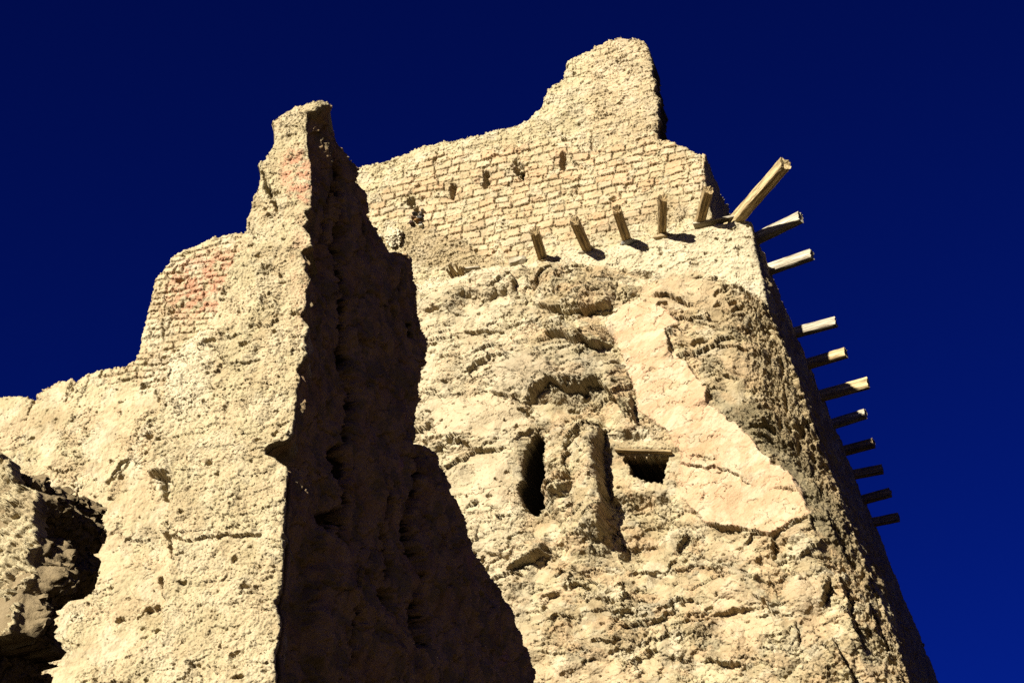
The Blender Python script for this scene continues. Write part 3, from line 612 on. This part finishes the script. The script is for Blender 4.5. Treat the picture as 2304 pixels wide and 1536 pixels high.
# corner timber standing in the shade, long corner timber against the sky
u, z = T.hit(1570, 500); p = T.P(np.array(u), np.array(z), -.10); q = zhit(1594, 426, z); d = (q-p)/np.linalg.norm(q-p)
o = rough_bar('wooden_beam', p-d*.9, q, .20, .2, M_WOOD, None, seed=61, ends=.08, nseg=18, wear=.1)
tag(o, 'weathered timber standing next to the dark corner of the brick wall', 'timber beam', 'timber beams projecting from the tower')
u, z = T.hit(1655, 492); p = T.P(np.array(u), np.array(z), -.05); q = zhit(1768, 366, z-.12); d = (q-p)/np.linalg.norm(q-p)
o = rough_bar('wooden_beam', p-d*.8, q, .22, .26, M_WOODY, None, seed=63, ends=.05, nseg=24, wear=.16, notch=(.12, .22, 1))
tag(o, 'longest yellowish timber jutting diagonally into the sky from the tower corner', 'timber beam', 'timber beams projecting from the tower')
# (base on the silhouette, tip, height px, wear, label, material)
SIDE = [((1694, 541), (1802, 488), 31, 'pale cracked timber just below the longest diagonal one', 'g', None),
        ((1730, 607), (1828, 573), 30, 'greyish timber, third down on the right side of the tower', 'g', None),
        ((1776, 752), (1882, 724), 27, 'timber with a bevelled worn tip under the widest gap of the side row', 'g', (.3, .12, 1)),
        ((1806, 822), (1904, 793), 29, 'bright yellowish timber with a dark base on the tower side', 'y', None),
        ((1838, 893), (1955, 861), 32, 'cracked timber lit only at its split tip', 'y', (.18, .1, 1)),
        ((1868, 955), (1948, 930), 28, 'dark timber with one small sunlit spot on its end', 'g', None),
        ((1895, 1015), (1967, 996), 27, 'black shaded timber, fifth up from the bottom of the side row', 'w', (.3, .1, 1)),
        ((1918, 1068), (1986, 1055), 25, 'black shaded timber, fourth up from the bottom of the side row', 'w', None),
        ((1942, 1124), (2004, 1107), 25, 'black shaded timber with a rounded tip, third up from the bottom of the side row', 'w', (.5, .08, 1)),
        ((1962, 1175), (2023, 1163), 24, 'black shaded timber, second up from the bottom of the side row', 'w', None)]
for i, (b0, b1, hp_, lab, k, nc) in enumerate(SIDE):
    p = zhit(b0[0], b0[1], ZB-.02); q = zhit(b1[0], b1[1], ZB-.02); d = q-p; L = np.linalg.norm(d); d /= L
    kk = FPX/np.linalg.norm(p-CAM)
    print('side', i, 'L', round(float(L), 2), 'dist', round(float(np.linalg.norm(p[:2])), 1), 'az', round(math.degrees(math.atan2(d[0], d[1]))), 'k', round(kk))
    o = rough_bar('wooden_beam', p-d*.9, q, .20, hp_/kk*.80, {'g': M_WOODG, 'y': M_WOODY, 'w': M_WOOD}[k], None, seed=80+i, ends=.03, nseg=16, wear=.08, notch=nc)
    tag(o, lab, 'timber beam', 'timber beams projecting from the tower')
p = zhit(2062, 1454, ZB); q = zhit(2078, 1449, ZB)
o = rough_bar('wooden_beam', p-(q-p)*2, q, .16, .12, M_WOOD, None, seed=97, ends=.1, nseg=8)
tag(o, 'tiny broken timber stub at the bottom of the side row', 'timber beam', 'timber beams projecting from the tower')

# planks and stones lying on the ledge
def lay(name, p0, p1, dep, wdt, hgt, mat, lab, cat, seed, group=None):
    u0, z0 = T.hit(*p0); u1, z1 = T.hit(*p1)
    o = rough_bar(name, T.P(np.array(u0), np.array(z0), dep), T.P(np.array(u1), np.array(z1), dep), wdt, hgt, mat, None, seed=seed, ends=.06, nseg=12, wear=.2)
    tag(o, lab, cat, group); return o
lay('wooden_plank', (1562, 510), (1684, 487), .05, .16, .055, M_WOODG, 'long thin plank lying on the ledge below the corner timbers', 'plank', 3, 'planks on the tower ledge')
lay('wooden_plank', (1618, 499), (1676, 482), .0, .14, .045, M_WOODG, 'short splintered plank lying on top of the long ledge plank', 'plank', 4, 'planks on the tower ledge')
lay('wooden_plank', (1046, 609), (1082, 606), .02, .2, .04, M_WOODG, 'small grey plank beside the bundle of sticks', 'plank', 6, 'planks on the tower ledge')

def stone(name, c, size, colr, lab, cat, seed, group=None, mat=None, flat=False, rotz=0.0, nn_=14, rough_=0.0):
    """angular stone: a subdivided cube pushed about by noise and cut by random planes"""
    n = nn_; rng = np.random.RandomState(seed); V = []; Q = []
    g = np.linspace(-1, 1, n)
    for ax in range(3):
        for sgn in (-1, 1):
            Aa, Bb = np.meshgrid(g, g); pts = np.zeros((n, n, 3)); pts[..., ax] = sgn; pts[..., (ax+1) % 3] = Aa; pts[..., (ax+2) % 3] = Bb
            idx = np.arange(n*n).reshape(n, n)+len(V)*1
            V += list(pts.reshape(-1, 3)); q = np.stack([idx[:-1, :-1], idx[:-1, 1:], idx[1:, 1:], idx[1:, :-1]], -1).reshape(-1, 4)
            Q += list(q if sgn > 0 else q[:, ::-1])
    V = np.array(V); V = V/ (np.linalg.norm(V, axis=1, keepdims=True)**.65)
    for _ in range(9):
        nn = rng.randn(3); nn /= np.linalg.norm(nn); dcut = .62+rng.rand()*.3; e = V@nn-dcut; V = V-np.outer(np.maximum(e, 0), nn)
    V = V*(1+.10*fbm(V[:, 0]*2+seed, V[:, 1]*2+V[:, 2]*1.7, seed % 17, 3))[:, None]
    V = V*(1+rough_*fbm(V[:, 0]*4+V[:, 1]*1.3, V[:, 2]*4-V[:, 1]*3, 5, 5, .6))[:, None]
    V = V*np.array(size)/2; cz, sz = math.cos(rotz), math.sin(rotz)
    V = V@np.array([[cz, sz, 0], [-sz, cz, 0], [0, 0, 1]])
    o = mesh_obj(name, V, np.array(Q), mat or M_STONE, None, np.broadcast_to(colr, V.shape)*(1+.25*fbm(V[:, 0]*9, V[:, 2]*9+V[:, 1]*5, 3, 3))[:, None])
    o.location = c; tag(o, lab, cat, group); return o
def st(px, py, dep, size, colr, lab, seed, name='flat_stone', group='flat stones under the timbers', cat='stone'):
    u, z = T.hit(px, py); c = T.P(np.array(u), np.array(z), dep)
    return stone(name, c, size, colr, lab, cat, seed, group, rotz=-YT)
st(1232, 592, .03, (.42, .3, .09), TAN, 'flat tan stone propping the leftmost front timber', 1)
st(1312, 572, .03, (.34, .26, .12), GREY, 'ridged grey stone under the second front timber', 2)
st(1418, 548, .03, (.50, .3, .07), np.array([.42, .42, .42]), 'long pale blue-grey slab under the third front timber', 3)
st(1488, 536, .03, (.34, .26, .12), TAN*1.1, 'tan stone under the upright-looking timber', 4)
st(1168, 592, .05, (.42, .3, .22), GREY*1.1, 'large wedge of stone left of the front timbers', 5)
# pack of dark stones filling a gap in the bricks
cols = [(.5, .38, .2), (.45, .4, .3), (.10, .09, .07), (.12, .10, .08), (.09, .085, .08), (.24, .15, .09), (.10, .09, .09), (.30, .17, .07), (.11, .07, .06), (.26, .24, .2), (.6, .55, .42)]
spots = [(936, 472, 13, 5), (950, 473, 9, 7), (934, 481, 15, 6), (947, 482, 10, 8), (930, 489, 14, 6), (945, 490, 14, 7), (939, 497, 18, 7), (926, 501, 12, 8), (948, 503, 9, 5), (948, 508, 12, 6)]
names = ['ochre topmost', 'greyish upper right', 'black upper left', 'black upper right', 'dark middle left', 'brown middle right', 'dark wide middle', 'reddish lower left', 'small dark lower right', 'white lowest']
for i, (x, y, w_, h_) in enumerate(spots):
    cc = cols[[0, 1, 2, 3, 5, 4, 7, 8, 6, 10][i]]
    st(x, y, -.02, (w_/KT, .2, h_/KT*1.25), np.array(cc), '%s stone of the little pack wedged in a gap of the bricks' % names[i], 30+i, 'wedged_stone', 'stones wedged in the brick gap')
# bundle of broken sticks
u, z = T.hit(1030, 620); bc = T.P(np.array(u), np.array(z), -.05)
bund = empty('stick_bundle', tuple(map(float, bc)), 'splintered bundle of broken sticks poking from the wall left of the boulders', 'sticks')
rng = np.random.RandomState(5)
for i in range(12):
    x = 1015+rng.rand()*30; y = 618+rng.rand()*10-(x-1015)*.15; u, z = T.hit(x, y); p = T.P(np.array(u), np.array(z), -.15)
    q = p + T.n*(.35+rng.rand()*.15) + np.array([rng.randn()*.06, 0, .04+rng.rand()*.10])
    rough_bar('stick', p, q, .045, .045, M_WOODY if i % 2 else M_WOOD, bund, seed=300+i, ends=.2, nseg=6)

# ================================================================== NEAR WALL
YN = R(13)
D20 = np.array([math.sin(R(18)), math.cos(R(18)), 0])
F = Wall(660, 900, 8.0, YN); KN = FPX/9.9
ruin = empty('ruined_wall', (float(F.O[0]-.5), float(F.O[1]+.5), 0), 'nearer ruined wall end with pink stains, sunlit in front and black in shade on its right side', 'ruined wall')
NC = [(738, 236), (728, 246), (716, 258), (697, 262), (691, 285), (692, 317), (699, 364), (702, 405), (703, 440), (702, 470), (688, 486), (697, 500), (684, 516), (700, 535), (704, 556), (676, 568), (690, 590), (687, 610), (699, 630), (690, 660), (690, 700), (679, 715), (690, 730), (697, 740), (688, 770), (694, 801), (680, 820), (669, 837), (680, 855), (671, 880), (669, 901), (665, 940), (664, 975), (650, 996), (618, 1008), (601, 1022), (607, 1034), (625, 1042), (655, 1061), (652, 1100), (651, 1135), (645, 1190), (650, 1215), (647, 1255), (644, 1300), (642, 1330), (630, 1365), (640, 1400), (637, 1430), (630, 1470), (632, 1545), (626, 1800)]
NSIL = [(-900, 900), (-400, 900), (0, 890), (40, 887), (62, 890), (76, 896), (84, 882), (104, 868), (130, 853), (158, 847), (166, 858), (190, 840), (215, 830), (262, 824), (280, 823), (303, 806), (315, 770), (325, 722), (340, 660), (345, 626), (372, 602), (384, 576), (420, 556), (445, 546), (474, 534), (482, 525), (489, 536), (505, 528), (528, 522), (555, 521), (557, 492), (575, 452), (590, 402), (587, 378), (604, 357), (619, 324), (621, 300), (615, 276), (624, 264), (660, 249), (700, 240), (722, 229), (738, 231), (760, 250), (760, 2600), (-900, 2600)]
u_l = F.hit(-30, 900)[0]; uL = F.hit(-700, 900)[0]; zlo = F.hit(300, 1640)[1]; zt = F.hit(735, 215)[1]; step = .0040
zs = axis(-.3, zt, zlo, zt, step, .12)
ucn = corner_curve(F, NC, zs, 2.6, KN, 12)[:, None]
na = int((F.hit(660, 900)[0]-u_l)/step)
A = np.concatenate([np.linspace(-1, 0, 30)[:-1], np.linspace(0, 1, na)]); A, Z = np.meshgrid(A, zs)
U = np.where(A >= 0, u_l + A*(ucn-u_l), u_l + A*(u_l-uL))
X, Y = proj(F.P(U, Z)); a = U*KN; b = Z*KN
wx = X + fbm(a/22, b/22, 721, 3)*5; wy = Y + fbm(a/22, b/22, 725, 3)*5
PIER = [(560, 480), (545, 560), (505, 640), (490, 700), (470, 745), (420, 770), (390, 800), (375, 860), (365, 920), (352, 985), (338, 1068), (395, 1085), (398, 1120), (385, 1160), (370, 1210), (396, 1215), (400, 1265), (380, 1310), (380, 1430), (250, 1500), (220, 1600), (220, 2600), (800, 2600), (800, 150), (560, 150)]
spr = sdpoly(wx, wy, PIER); mpi = 1-sm(-3, 3, spr)
lowm = mpi*sm(960, 1030, Y)
bf, rid, jm = bricks(a, b, 34, 17, 23, 1.6, 3.0)
brn = 1-sm(-12, 16, sdpoly(wx, wy, [(320, 800), (345, 620), (385, 575), (560, 515), (560, 600), (500, 700), (400, 800), (370, 880), (300, 860), (200, 860), (230, 825)]) + fbm(a/40, b/30, 731, 3)*12)
f1, fe1, fid = flakes(a, b, 733, 26, -35, 1.7); f2, fe2, _ = flakes(a, b, 737, 10, -35, 1.8)
rg = sm(-.25, .35, fbm(a/90, b/90, 739, 2))
hA = fbm(a/120, b/120, 703, 3)*8 + shingle(a, b, 775, 50, 6, -30)*rg + shingle(a, b, 777, 20, 3.4, -35)*rg + f1*4.5*rg + f2*2.4*rg - fe1*3*rg - fe2*1.2*rg + fbm(a/12, b/12, 705, 4, .6)*1.7
hB = bf*(6+(rid-.5)*5) + fbm(a/50, b/50, 707, 3)*4 + fbm(a/9, b/9, 709, 4, .65)*2.0 - 2
g1, _, _, _, _ = worley(a/9+fbm(a/20, b/20, 6, 2), b/9, 745); g2, _, _, _, _ = worley(a/4.5, b/4.5, 747)
lump = fbm(a/26, b/26, 711, 4, .6)
hP = 9 + shingle(a, b, 771, 60, 7, 3) + shingle(a, b, 773, 22, 3.6, 10) + lump*3.2 + fbm(a/80, b/80, 712, 3)*7 + (1-g1)*1.2*sm(-.2, .4, fbm(a/70, b/70, 714, 2)) + (1-g2)*.6 + fbm(a/8, b/8, 713, 4, .65)*1.9 - crack(a/44, b/40, 715, .035)*3.6*sm(-.15, .2, fbm(a/90, b/90, 717, 2))
hA = hA*(1-brn)+hB*brn
h = hA*(1-mpi) + hP*mpi + lowm*16
h = h + ledge(wx, wy, [(395, 1238), (470, 1222), (560, 1205), (648, 1195)], 30, -5)
for p, wd, am in [([(340, 1072), (370, 1076), (398, 1078)], 20, 16), ([(368, 1212), (396, 1212), (400, 1214)], 16, 14), ([(400, 1222), (440, 1228), (520, 1216), (600, 1210)], 30, 12), ([(395, 1062), (470, 1060), (560, 1040), (625, 1043)], 20, -7),
    ([(240, 1080), (270, 1040), (300, 1030)], 24, 8), ([(560, 1040), (600, 1038)], 14, 6), ([(100, 1050), (150, 1062)], 14, 10), ([(280, 1215), (300, 1205)], 12, 10), ([(470, 1420), (560, 1418)], 14, 5)]:
    h = h + ledge(wx, wy, p, wd, am, 3)
for p, wd, am in [([(598, 395), (604, 430), (612, 450)], 5, 16), ([(606, 430), (624, 445)], 10, 26), ([(622, 462), (624, 478)], 6, 26), ([(370, 1090), (372, 1100)], 14, 22), ([(372, 1100), (376, 1122)], 6, 22),
    ([(384, 1222), (390, 1250)], 7, 24), ([(160, 862), (152, 890), (145, 900)], 3, 10), ([(76, 896), (64, 930)], 3.5, 10), ([(238, 830), (224, 850)], 3, 9), ([(200, 845), (196, 870)], 2.5, 6), ([(352, 880), (358, 900)], 6, 12),
    ([(240, 1085), (290, 1040)], 4, 9), ([(350, 1010), (340, 1040)], 2.5, 6), ([(365, 1305), (372, 1340)], 5, 18), ([(310, 1390), (328, 1372)], 4, 14), ([(590, 612), (640, 605)], 2, 5), ([(598, 612), (602, 622)], 5, 12), ([(632, 618), (636, 624)], 5, 14),
    ([(506, 658), (510, 668)], 4, 14), ([(420, 640), (430, 628)], 2, 6), ([(485, 580), (500, 570)], 2.5, 9), ([(378, 620), (372, 690), (366, 760)], 2.5, 8), ([(425, 940), (440, 880)], 1.6, 5), ([(470, 860), (490, 880), (480, 905)], 2, 6),
    ([(560, 505), (575, 530)], 4, 8), ([(540, 470), (600, 468)], 1.5, 3), ([(170, 860), (165, 880)], 3, 9), ([(500, 1165), (520, 1180)], 2, 6)]:
    h = h - am*(1-sm(0, wd, dline(wx, wy, p, 30)))
h = h + pits(a, b, 281, 15, .07, 7) + pits(a, b, 283, 7, .09, 3.5) + pits(a, b, 285, 36, .07, 15)
ns = sdpoly(X, Y, NSIL) + fbm(a/9, b/9, 741, 3)*2.2
edge = np.clip(-ns, 0, 16); h = h - (1-np.sqrt(np.clip(1-(1-edge/16)**2, 0, 1)))*10
ce = np.clip((ucn-U)*KN, 0, 10); h = h - (1-np.sqrt(np.clip(1-(1-ce/10)**2, 0, 1)))*5
keep = cell(ns) < 0
da, db = shake(a, b, h, 159, 2.2); ee = np.clip((ucn-U)*KN/12, 0, 1)
P = F.P(U+da*ee/KN, Z+db/KN, h/KN)
c = np.broadcast_to(CREAM*1.03, X.shape+(3,)).copy(); v1 = fbm(a/90, b/70, 751, 4)
c = mixc(c, PEACH, sm(-.3, .3, v1)*.55); c = mixc(c, PALE, sm(.0, .4, fbm(a/60, b/80, 753, 3))*.7)
c = mixc(c, TAN, sm(.05, .5, fbm(a/50, b/60, 755, 5))*.4); c = mixc(c, CREAM*.9, mpi*.4); c = mixc(c, PALE*1.06, mpi*(1-sm(.4, 1.1, ell(wx, wy, 420, 850, 70, 140, 15)))*.9)
pk = (1-sm(.5, 1.1, ell(wX[:1, :1]*0+wx, wy, 672, 405, 42, 80, -8)))*.95
pk = np.maximum(pk, (1-sm(.5, 1.15, ell(wx, wy, 470, 640, 120, 80, -25)))*.95*(1-mpi)); pk = np.maximum(pk, (1-sm(.4, 1.1, ell(wx, wy, 680, 620, 26, 200, 0)))*.3)
pk = np.maximum(pk, (1-sm(.3, 1.1, ell(wx, wy, 384, 650, 18, 50, 10)))*.7*(1-mpi)); pk = np.maximum(pk, (1-sm(.3, 1.1, ell(wx, wy, 685, 455, 22, 12, 10)))*.95)
c = mixc(c, PINK, pk*np.clip(.55+1.5*fbm(a/28, b/22, 757, 5, .6), 0, 1.0)*1.05)
c = mixc(c, DARK_BROWN, jm*brn*(1-mpi)*.2+fe1*rg*(1-mpi)*(1-brn)*.1)  # darker in the brick joints and at flake edges
front = grid_slab('plastered_front', P, keep, c, M_NEAR, None, [D20*.02-F.ud*.006, D20*.10-F.ud*.04, D20*.30-F.ud*.10], .01, cap=True); keepx(front, ruin)
print('near', X.shape, time.time()-T0)

# ---- shaded side running back ----------------------------------------------------
DA = R(20); DD = np.array([math.sin(DA), math.cos(DA), 0])
DS = [(560, 150), (724, 231), (740, 236), (752, 255), (762, 275), (768, 308), (778, 325), (792, 350), (812, 378), (814, 408), (830, 430), (846, 452), (852, 480), (862, 510), (874, 540), (882, 562), (904, 572), (925, 570), (935, 582), (937, 622), (948, 655), (956, 690), (950, 730), (958, 772), (955, 800), (947, 832), (946, 870), (950, 900), (944, 950), (942, 984), (958, 992), (975, 1010), (990, 1022), (1003, 1050), (1012, 1080), (1022, 1112), (1036, 1122), (1048, 1145), (1060, 1168), (1064, 1205), (1072, 1232), (1085, 1268), (1108, 1290), (1125, 1315), (1141, 1345), (1158, 1382), (1166, 1410), (1180, 1445), (1198, 1485), (1208, 1505), (1210, 1540), (1300, 1800), (1500, 2600), (400, 2600)]
zr = axis(-.3, zt, zlo-.4, zt, .008, .12); s = np.concatenate([np.arange(0, .3, .006), np.arange(.3, 5.6, .011)])
SS, ZZ = np.meshgrid(s, zr); ucr = corner_curve(F, NC, zr, 2.6, KN, 12)
ker = np.exp(-np.linspace(-2, 2, 61)**2); ker /= ker.sum(); pad = np.pad(ucr, 30, mode='edge'); ucs = np.convolve(pad, ker, 'valid')
cap_ = F.hit(693, 280)[0]; ucs = np.minimum(ucs, cap_+.02)
wgt = sm(0, .22, SS); uu = ucr[:, None]*(1-wgt) + ucs[:, None]*wgt
aa, bb = SS*KN, ZZ*KN
P0 = F.P(uu, ZZ, -.01) + SS[..., None]*DD; Xs, Ys = proj(P0)
f1, fe, _ = flakes(aa, bb, 811, 60, 62, 2.6); f2, fe2, _ = flakes(aa, bb, 813, 16, 62, 2.2)
wxs = Xs + fbm(aa/30, bb/30, 801, 3)*7; wys = Ys + fbm(aa/30, bb/30, 803, 3)*7
off = fbm(aa/160, bb/160, 805, 3)*18 + f1*10 - fe*12 + f2*4.5 - fe2*1.5 + fbm(aa/10, bb/10, 807, 4, .6)*2.2
slot = np.full(Xs.shape, 9.0)
for p, wd, am in [([(758, 380), (765, 470), (760, 560), (772, 700), (785, 830), (792, 900), (778, 1000), (770, 1040)], 7, 34), ([(749, 350), (752, 370), (760, 400)], 12, 24), ([(750, 410), (738, 470), (730, 540)], 7, 30),
    ([(775, 1060), (776, 1250), (772, 1400), (775, 1540)], 4, 26), ([(945, 1000), (940, 1100), (925, 1180), (930, 1220), (945, 1300), (948, 1440)], 12, 60), ([(735, 1170), (760, 1160)], 18, 34), ([(865, 1100), (868, 1200), (870, 1300)], 4, 26), ([(862, 1340), (866, 1360)], 14, 40),
    ([(745, 1170), (790, 1250), (850, 1330), (905, 1430)], 5, 24), ([(760, 1020), (775, 1040), (770, 1070)], 16, 30), ([(812, 470), (820, 520)], 3, 20), ([(893, 615), (900, 650)], 4, 14), ([(920, 730), (935, 760)], 5, 24)]:
    dd_ = dline(wxs, wys, p, 40)/wd; slot = np.minimum(slot, dd_); off = off - am*1.6*(1-sm(0, 1.5, dd_))
off = off + 30*(1-sm(-10, 10, sdpoly(wxs, wys, [(705, 1190), (730, 1200), (760, 1240), (860, 1380), (930, 1500), (960, 1600), (700, 1600), (690, 1400)])))*sm(0, .3, SS)
off = off/KN*sm(0, .05, SS)
sdn = sdpoly(Xs, Ys, DS, 80) + fbm(aa/9, bb/9, 821, 3)*2.5
ed = np.clip(-sdn, 0, 22); off = off - (1-np.sqrt(np.clip(1-(1-ed/22)**2, 0, 1)))*16/KN*sm(.05, .3, SS)
nside = np.array([DD[1], -DD[0], 0])
Pd = P0 + off[..., None]*nside
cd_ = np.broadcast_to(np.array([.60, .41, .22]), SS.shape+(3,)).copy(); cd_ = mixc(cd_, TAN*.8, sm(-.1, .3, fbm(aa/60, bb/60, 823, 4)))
pkd = (1-sm(.4, 1, ell(wxs, wys, 895, 1045, 8, 24, 25)))+(1-sm(.4, 1, ell(wxs, wys, 1142, 1478, 12, 28, 15)))+(1-sm(.4, 1, ell(wxs, wys, 1056, 1260, 7, 26, 8)))
cd_ = mixc(cd_, np.array([.72, .42, .34]), np.clip(pkd, 0, 1)*.8); cd_ = mixc(cd_, PINK*.7, sm(.15, .5, fbm(aa/80, bb/80, 825, 3))*.35)
kd = (cell(sdn) < 0) & (cell(slot + fbm(aa/40, bb/40, 829, 3)*.55) > .85)
dk = grid_slab('shaded_side', Pd, kd, cd_, M_NEAR, None, [-nside*.03, -nside*.12], .0, cap=True, rim_shade=(0, .2)); keepx(dk, ruin)  # crack walls painted dark in place of deep shade
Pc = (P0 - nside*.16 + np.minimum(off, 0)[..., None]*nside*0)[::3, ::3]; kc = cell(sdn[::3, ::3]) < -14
backing = grid_slab('dark_backing', Pc, kc, np.broadcast_to(DARK_BROWN*.4, Pc.shape).copy(), M_NEAR, None, [-nside*.02], .0, cap=False); keepx(backing, ruin)  # dark plate added behind the cracks so no light shows through
print('dark', SS.shape, time.time()-T0)
# pale clump of mud sitting on the shaded wall's shoulder
uc_, zc_ = UW.hit(890, 540)
o = stone('mud_clod', UW.P(np.array(uc_), np.array(zc_), .12), (.38, .40, .52), PALE*1.1, 'pale sunlit clod of mud on the tower wall beside the nearer shaded wall', 'clod', 77, mat=M_TOWER, nn_=44, rough_=.22)

# ================================================================== NEAREST OUTCROP
YB = R(22)
B = Wall(90, 1200, 3.5, YB); KB = FPX/4.3
outc = empty('mud_outcrop', (float(B.O[0]-.2), float(B.O[1]+.2), 0), 'crumbling dark mud outcrop at the bottom left corner, lit on its left edge', 'outcrop')
BC = [(30, 1000), (34, 1060), (28, 1087), (60, 1095), (91, 1108), (92, 1150), (84, 1180), (87, 1231), (72, 1260), (80, 1290), (72, 1305), (48, 1328), (46, 1360), (36, 1400), (28, 1418), (0, 1430), (-60, 1440), (-70, 1600), (-70, 2100)]
BS = [(-600, 1000), (-200, 1000), (0, 1018), (10, 1040), (32, 1038), (48, 1046), (66, 1070), (88, 1085), (110, 1095), (138, 1100), (160, 1104), (178, 1116), (203, 1120), (212, 1142), (232, 1176), (244, 1190), (240, 1216), (228, 1240), (224, 1290), (215, 1330), (188, 1340), (170, 1356), (150, 1370), (136, 1382), (139, 1420), (135, 1474), (112, 1480), (105, 1540), (100, 1700), (100, 2800), (-600, 2800)]
zt = B.hit(0, 980)[1]; zlo = B.hit(0, 1620)[1]; step = .0030; uL = B.hit(-500, 1200)[0]; u_l = B.hit(-130, 1200)[0]
zs = axis(-.2, zt, zlo, zt, step, .06); A = np.concatenate([np.linspace(-1, 0, 16)[:-1], np.linspace(0, 1, int((B.hit(90, 1200)[0]-u_l)/step))])
A, Z = np.meshgrid(A, zs); ucb = corner_curve(B, BC, zs, 5, KB, 15)[:, None]; U = np.where(A >= 0, u_l + A*(ucb-u_l), u_l+A*(u_l-uL))
X, Y = proj(B.P(U, Z)); a = U*KB; b = Z*KB
g1, _, _, _, _ = worley(a/30, b/30, 905)
h = fbm(a/90, b/90, 901, 4)*22 + shingle(a, b, 931, 70, 12, -50) + shingle(a, b, 933, 24, 6, -20) - crack(a/70, b/60, 937, .06)*14 + (1-g1)*8 + fbm(a/16, b/16, 903, 5, .65)*8 - crack(a/60, b/60, 907, .04)*7
sb = sdpoly(X, Y, BS) + fbm(a/14, b/14, 911, 4)*8
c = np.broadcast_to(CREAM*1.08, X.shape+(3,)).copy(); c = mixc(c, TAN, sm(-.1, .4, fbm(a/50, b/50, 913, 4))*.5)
h = h + fbm(a/40, b/30, 939, 5, .62)*8
da, db = shake(a, b, h, 941, 2.5, 14); ee = np.clip((ucb-U)*KB/12, 0, 1)
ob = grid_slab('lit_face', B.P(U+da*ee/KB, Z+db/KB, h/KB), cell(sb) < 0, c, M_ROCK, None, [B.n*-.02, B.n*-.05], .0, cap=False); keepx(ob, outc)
DA2 = R(21); DD2 = np.array([math.sin(DA2), math.cos(DA2), 0]); ns2 = np.array([DD2[1], -DD2[0], 0])
s = np.arange(0, 1.3, .005); zr = axis(-.2, zt, zlo-.2, zt, .005, .06); SS, ZZ = np.meshgrid(s, zr); ucr = corner_curve(B, BC, zr, 5, KB, 15)
aa, bb = SS*KB, ZZ*KB; P0 = B.P(ucr[:, None]+0*SS, ZZ, -.005) + SS[..., None]*DD2; Xs, Ys = proj(P0)
g1, _, _, _, _ = worley(aa/40, bb/40, 915)
off = (fbm(aa/90, bb/90, 917, 4)*46 + shingle(aa, bb, 935, 70, 16, 60) + (1-g1)*16 + fbm(aa/12, bb/12, 919, 5, .65)*9)/KB*sm(0, .04, SS)
sdn = sdpoly(Xs, Ys, BS) + fbm(aa/14, bb/14, 921, 3)*4
ed = np.clip(-sdn, 0, 30); off = off - (1-np.sqrt(np.clip(1-(1-ed/30)**2, 0, 1)))*22/KB
da, db = shake(aa, bb, off*KB, 943, 10, 16); P0 = P0 + (da/KB*sm(0, .05, SS))[..., None]*DD2; P0[..., 2] += db/KB*sm(0, .05, SS)
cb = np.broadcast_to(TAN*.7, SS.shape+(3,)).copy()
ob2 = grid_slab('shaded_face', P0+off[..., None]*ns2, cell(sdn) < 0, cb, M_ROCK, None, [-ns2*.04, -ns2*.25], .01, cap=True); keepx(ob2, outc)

# ================================================================== GROUND
g = np.linspace(-1, 1, 161); g = np.sign(g)*(np.abs(g)**3*1440+np.abs(g)*60)
GX, GY = np.meshgrid(g, g); rad = np.hypot(GX, GY)
GZ = fbm(GX/40, GY/40, 951, 4)*2.0*sm(45, 160, rad) + fbm(GX/3, GY/3, 953, 3)*.05 + 16*sm(7, 26, GX)*(1-sm(8, 24, GY))*sm(-70, -30, GY)*(1-sm(50, 140, GX))*(1+.3*fbm(GX/9, GY/9, 955, 4))  # last term: unseen hillside added to bounce warm light onto shaded walls
V = np.stack([GX, GY, GZ], -1).reshape(-1, 3); idx = np.arange(161*161).reshape(161, 161)
Q = np.stack([idx[:-1, :-1], idx[:-1, 1:], idx[1:, 1:], idx[1:, :-1]], -1).reshape(-1, 4)
gr = mesh_obj('ground', V, Q, mud_material('dusty_ground', 1.0, .3), None, np.broadcast_to(np.array([.10, .074, .044]), V.shape))
gr['kind'] = 'structure'
print('done', time.time()-T0)
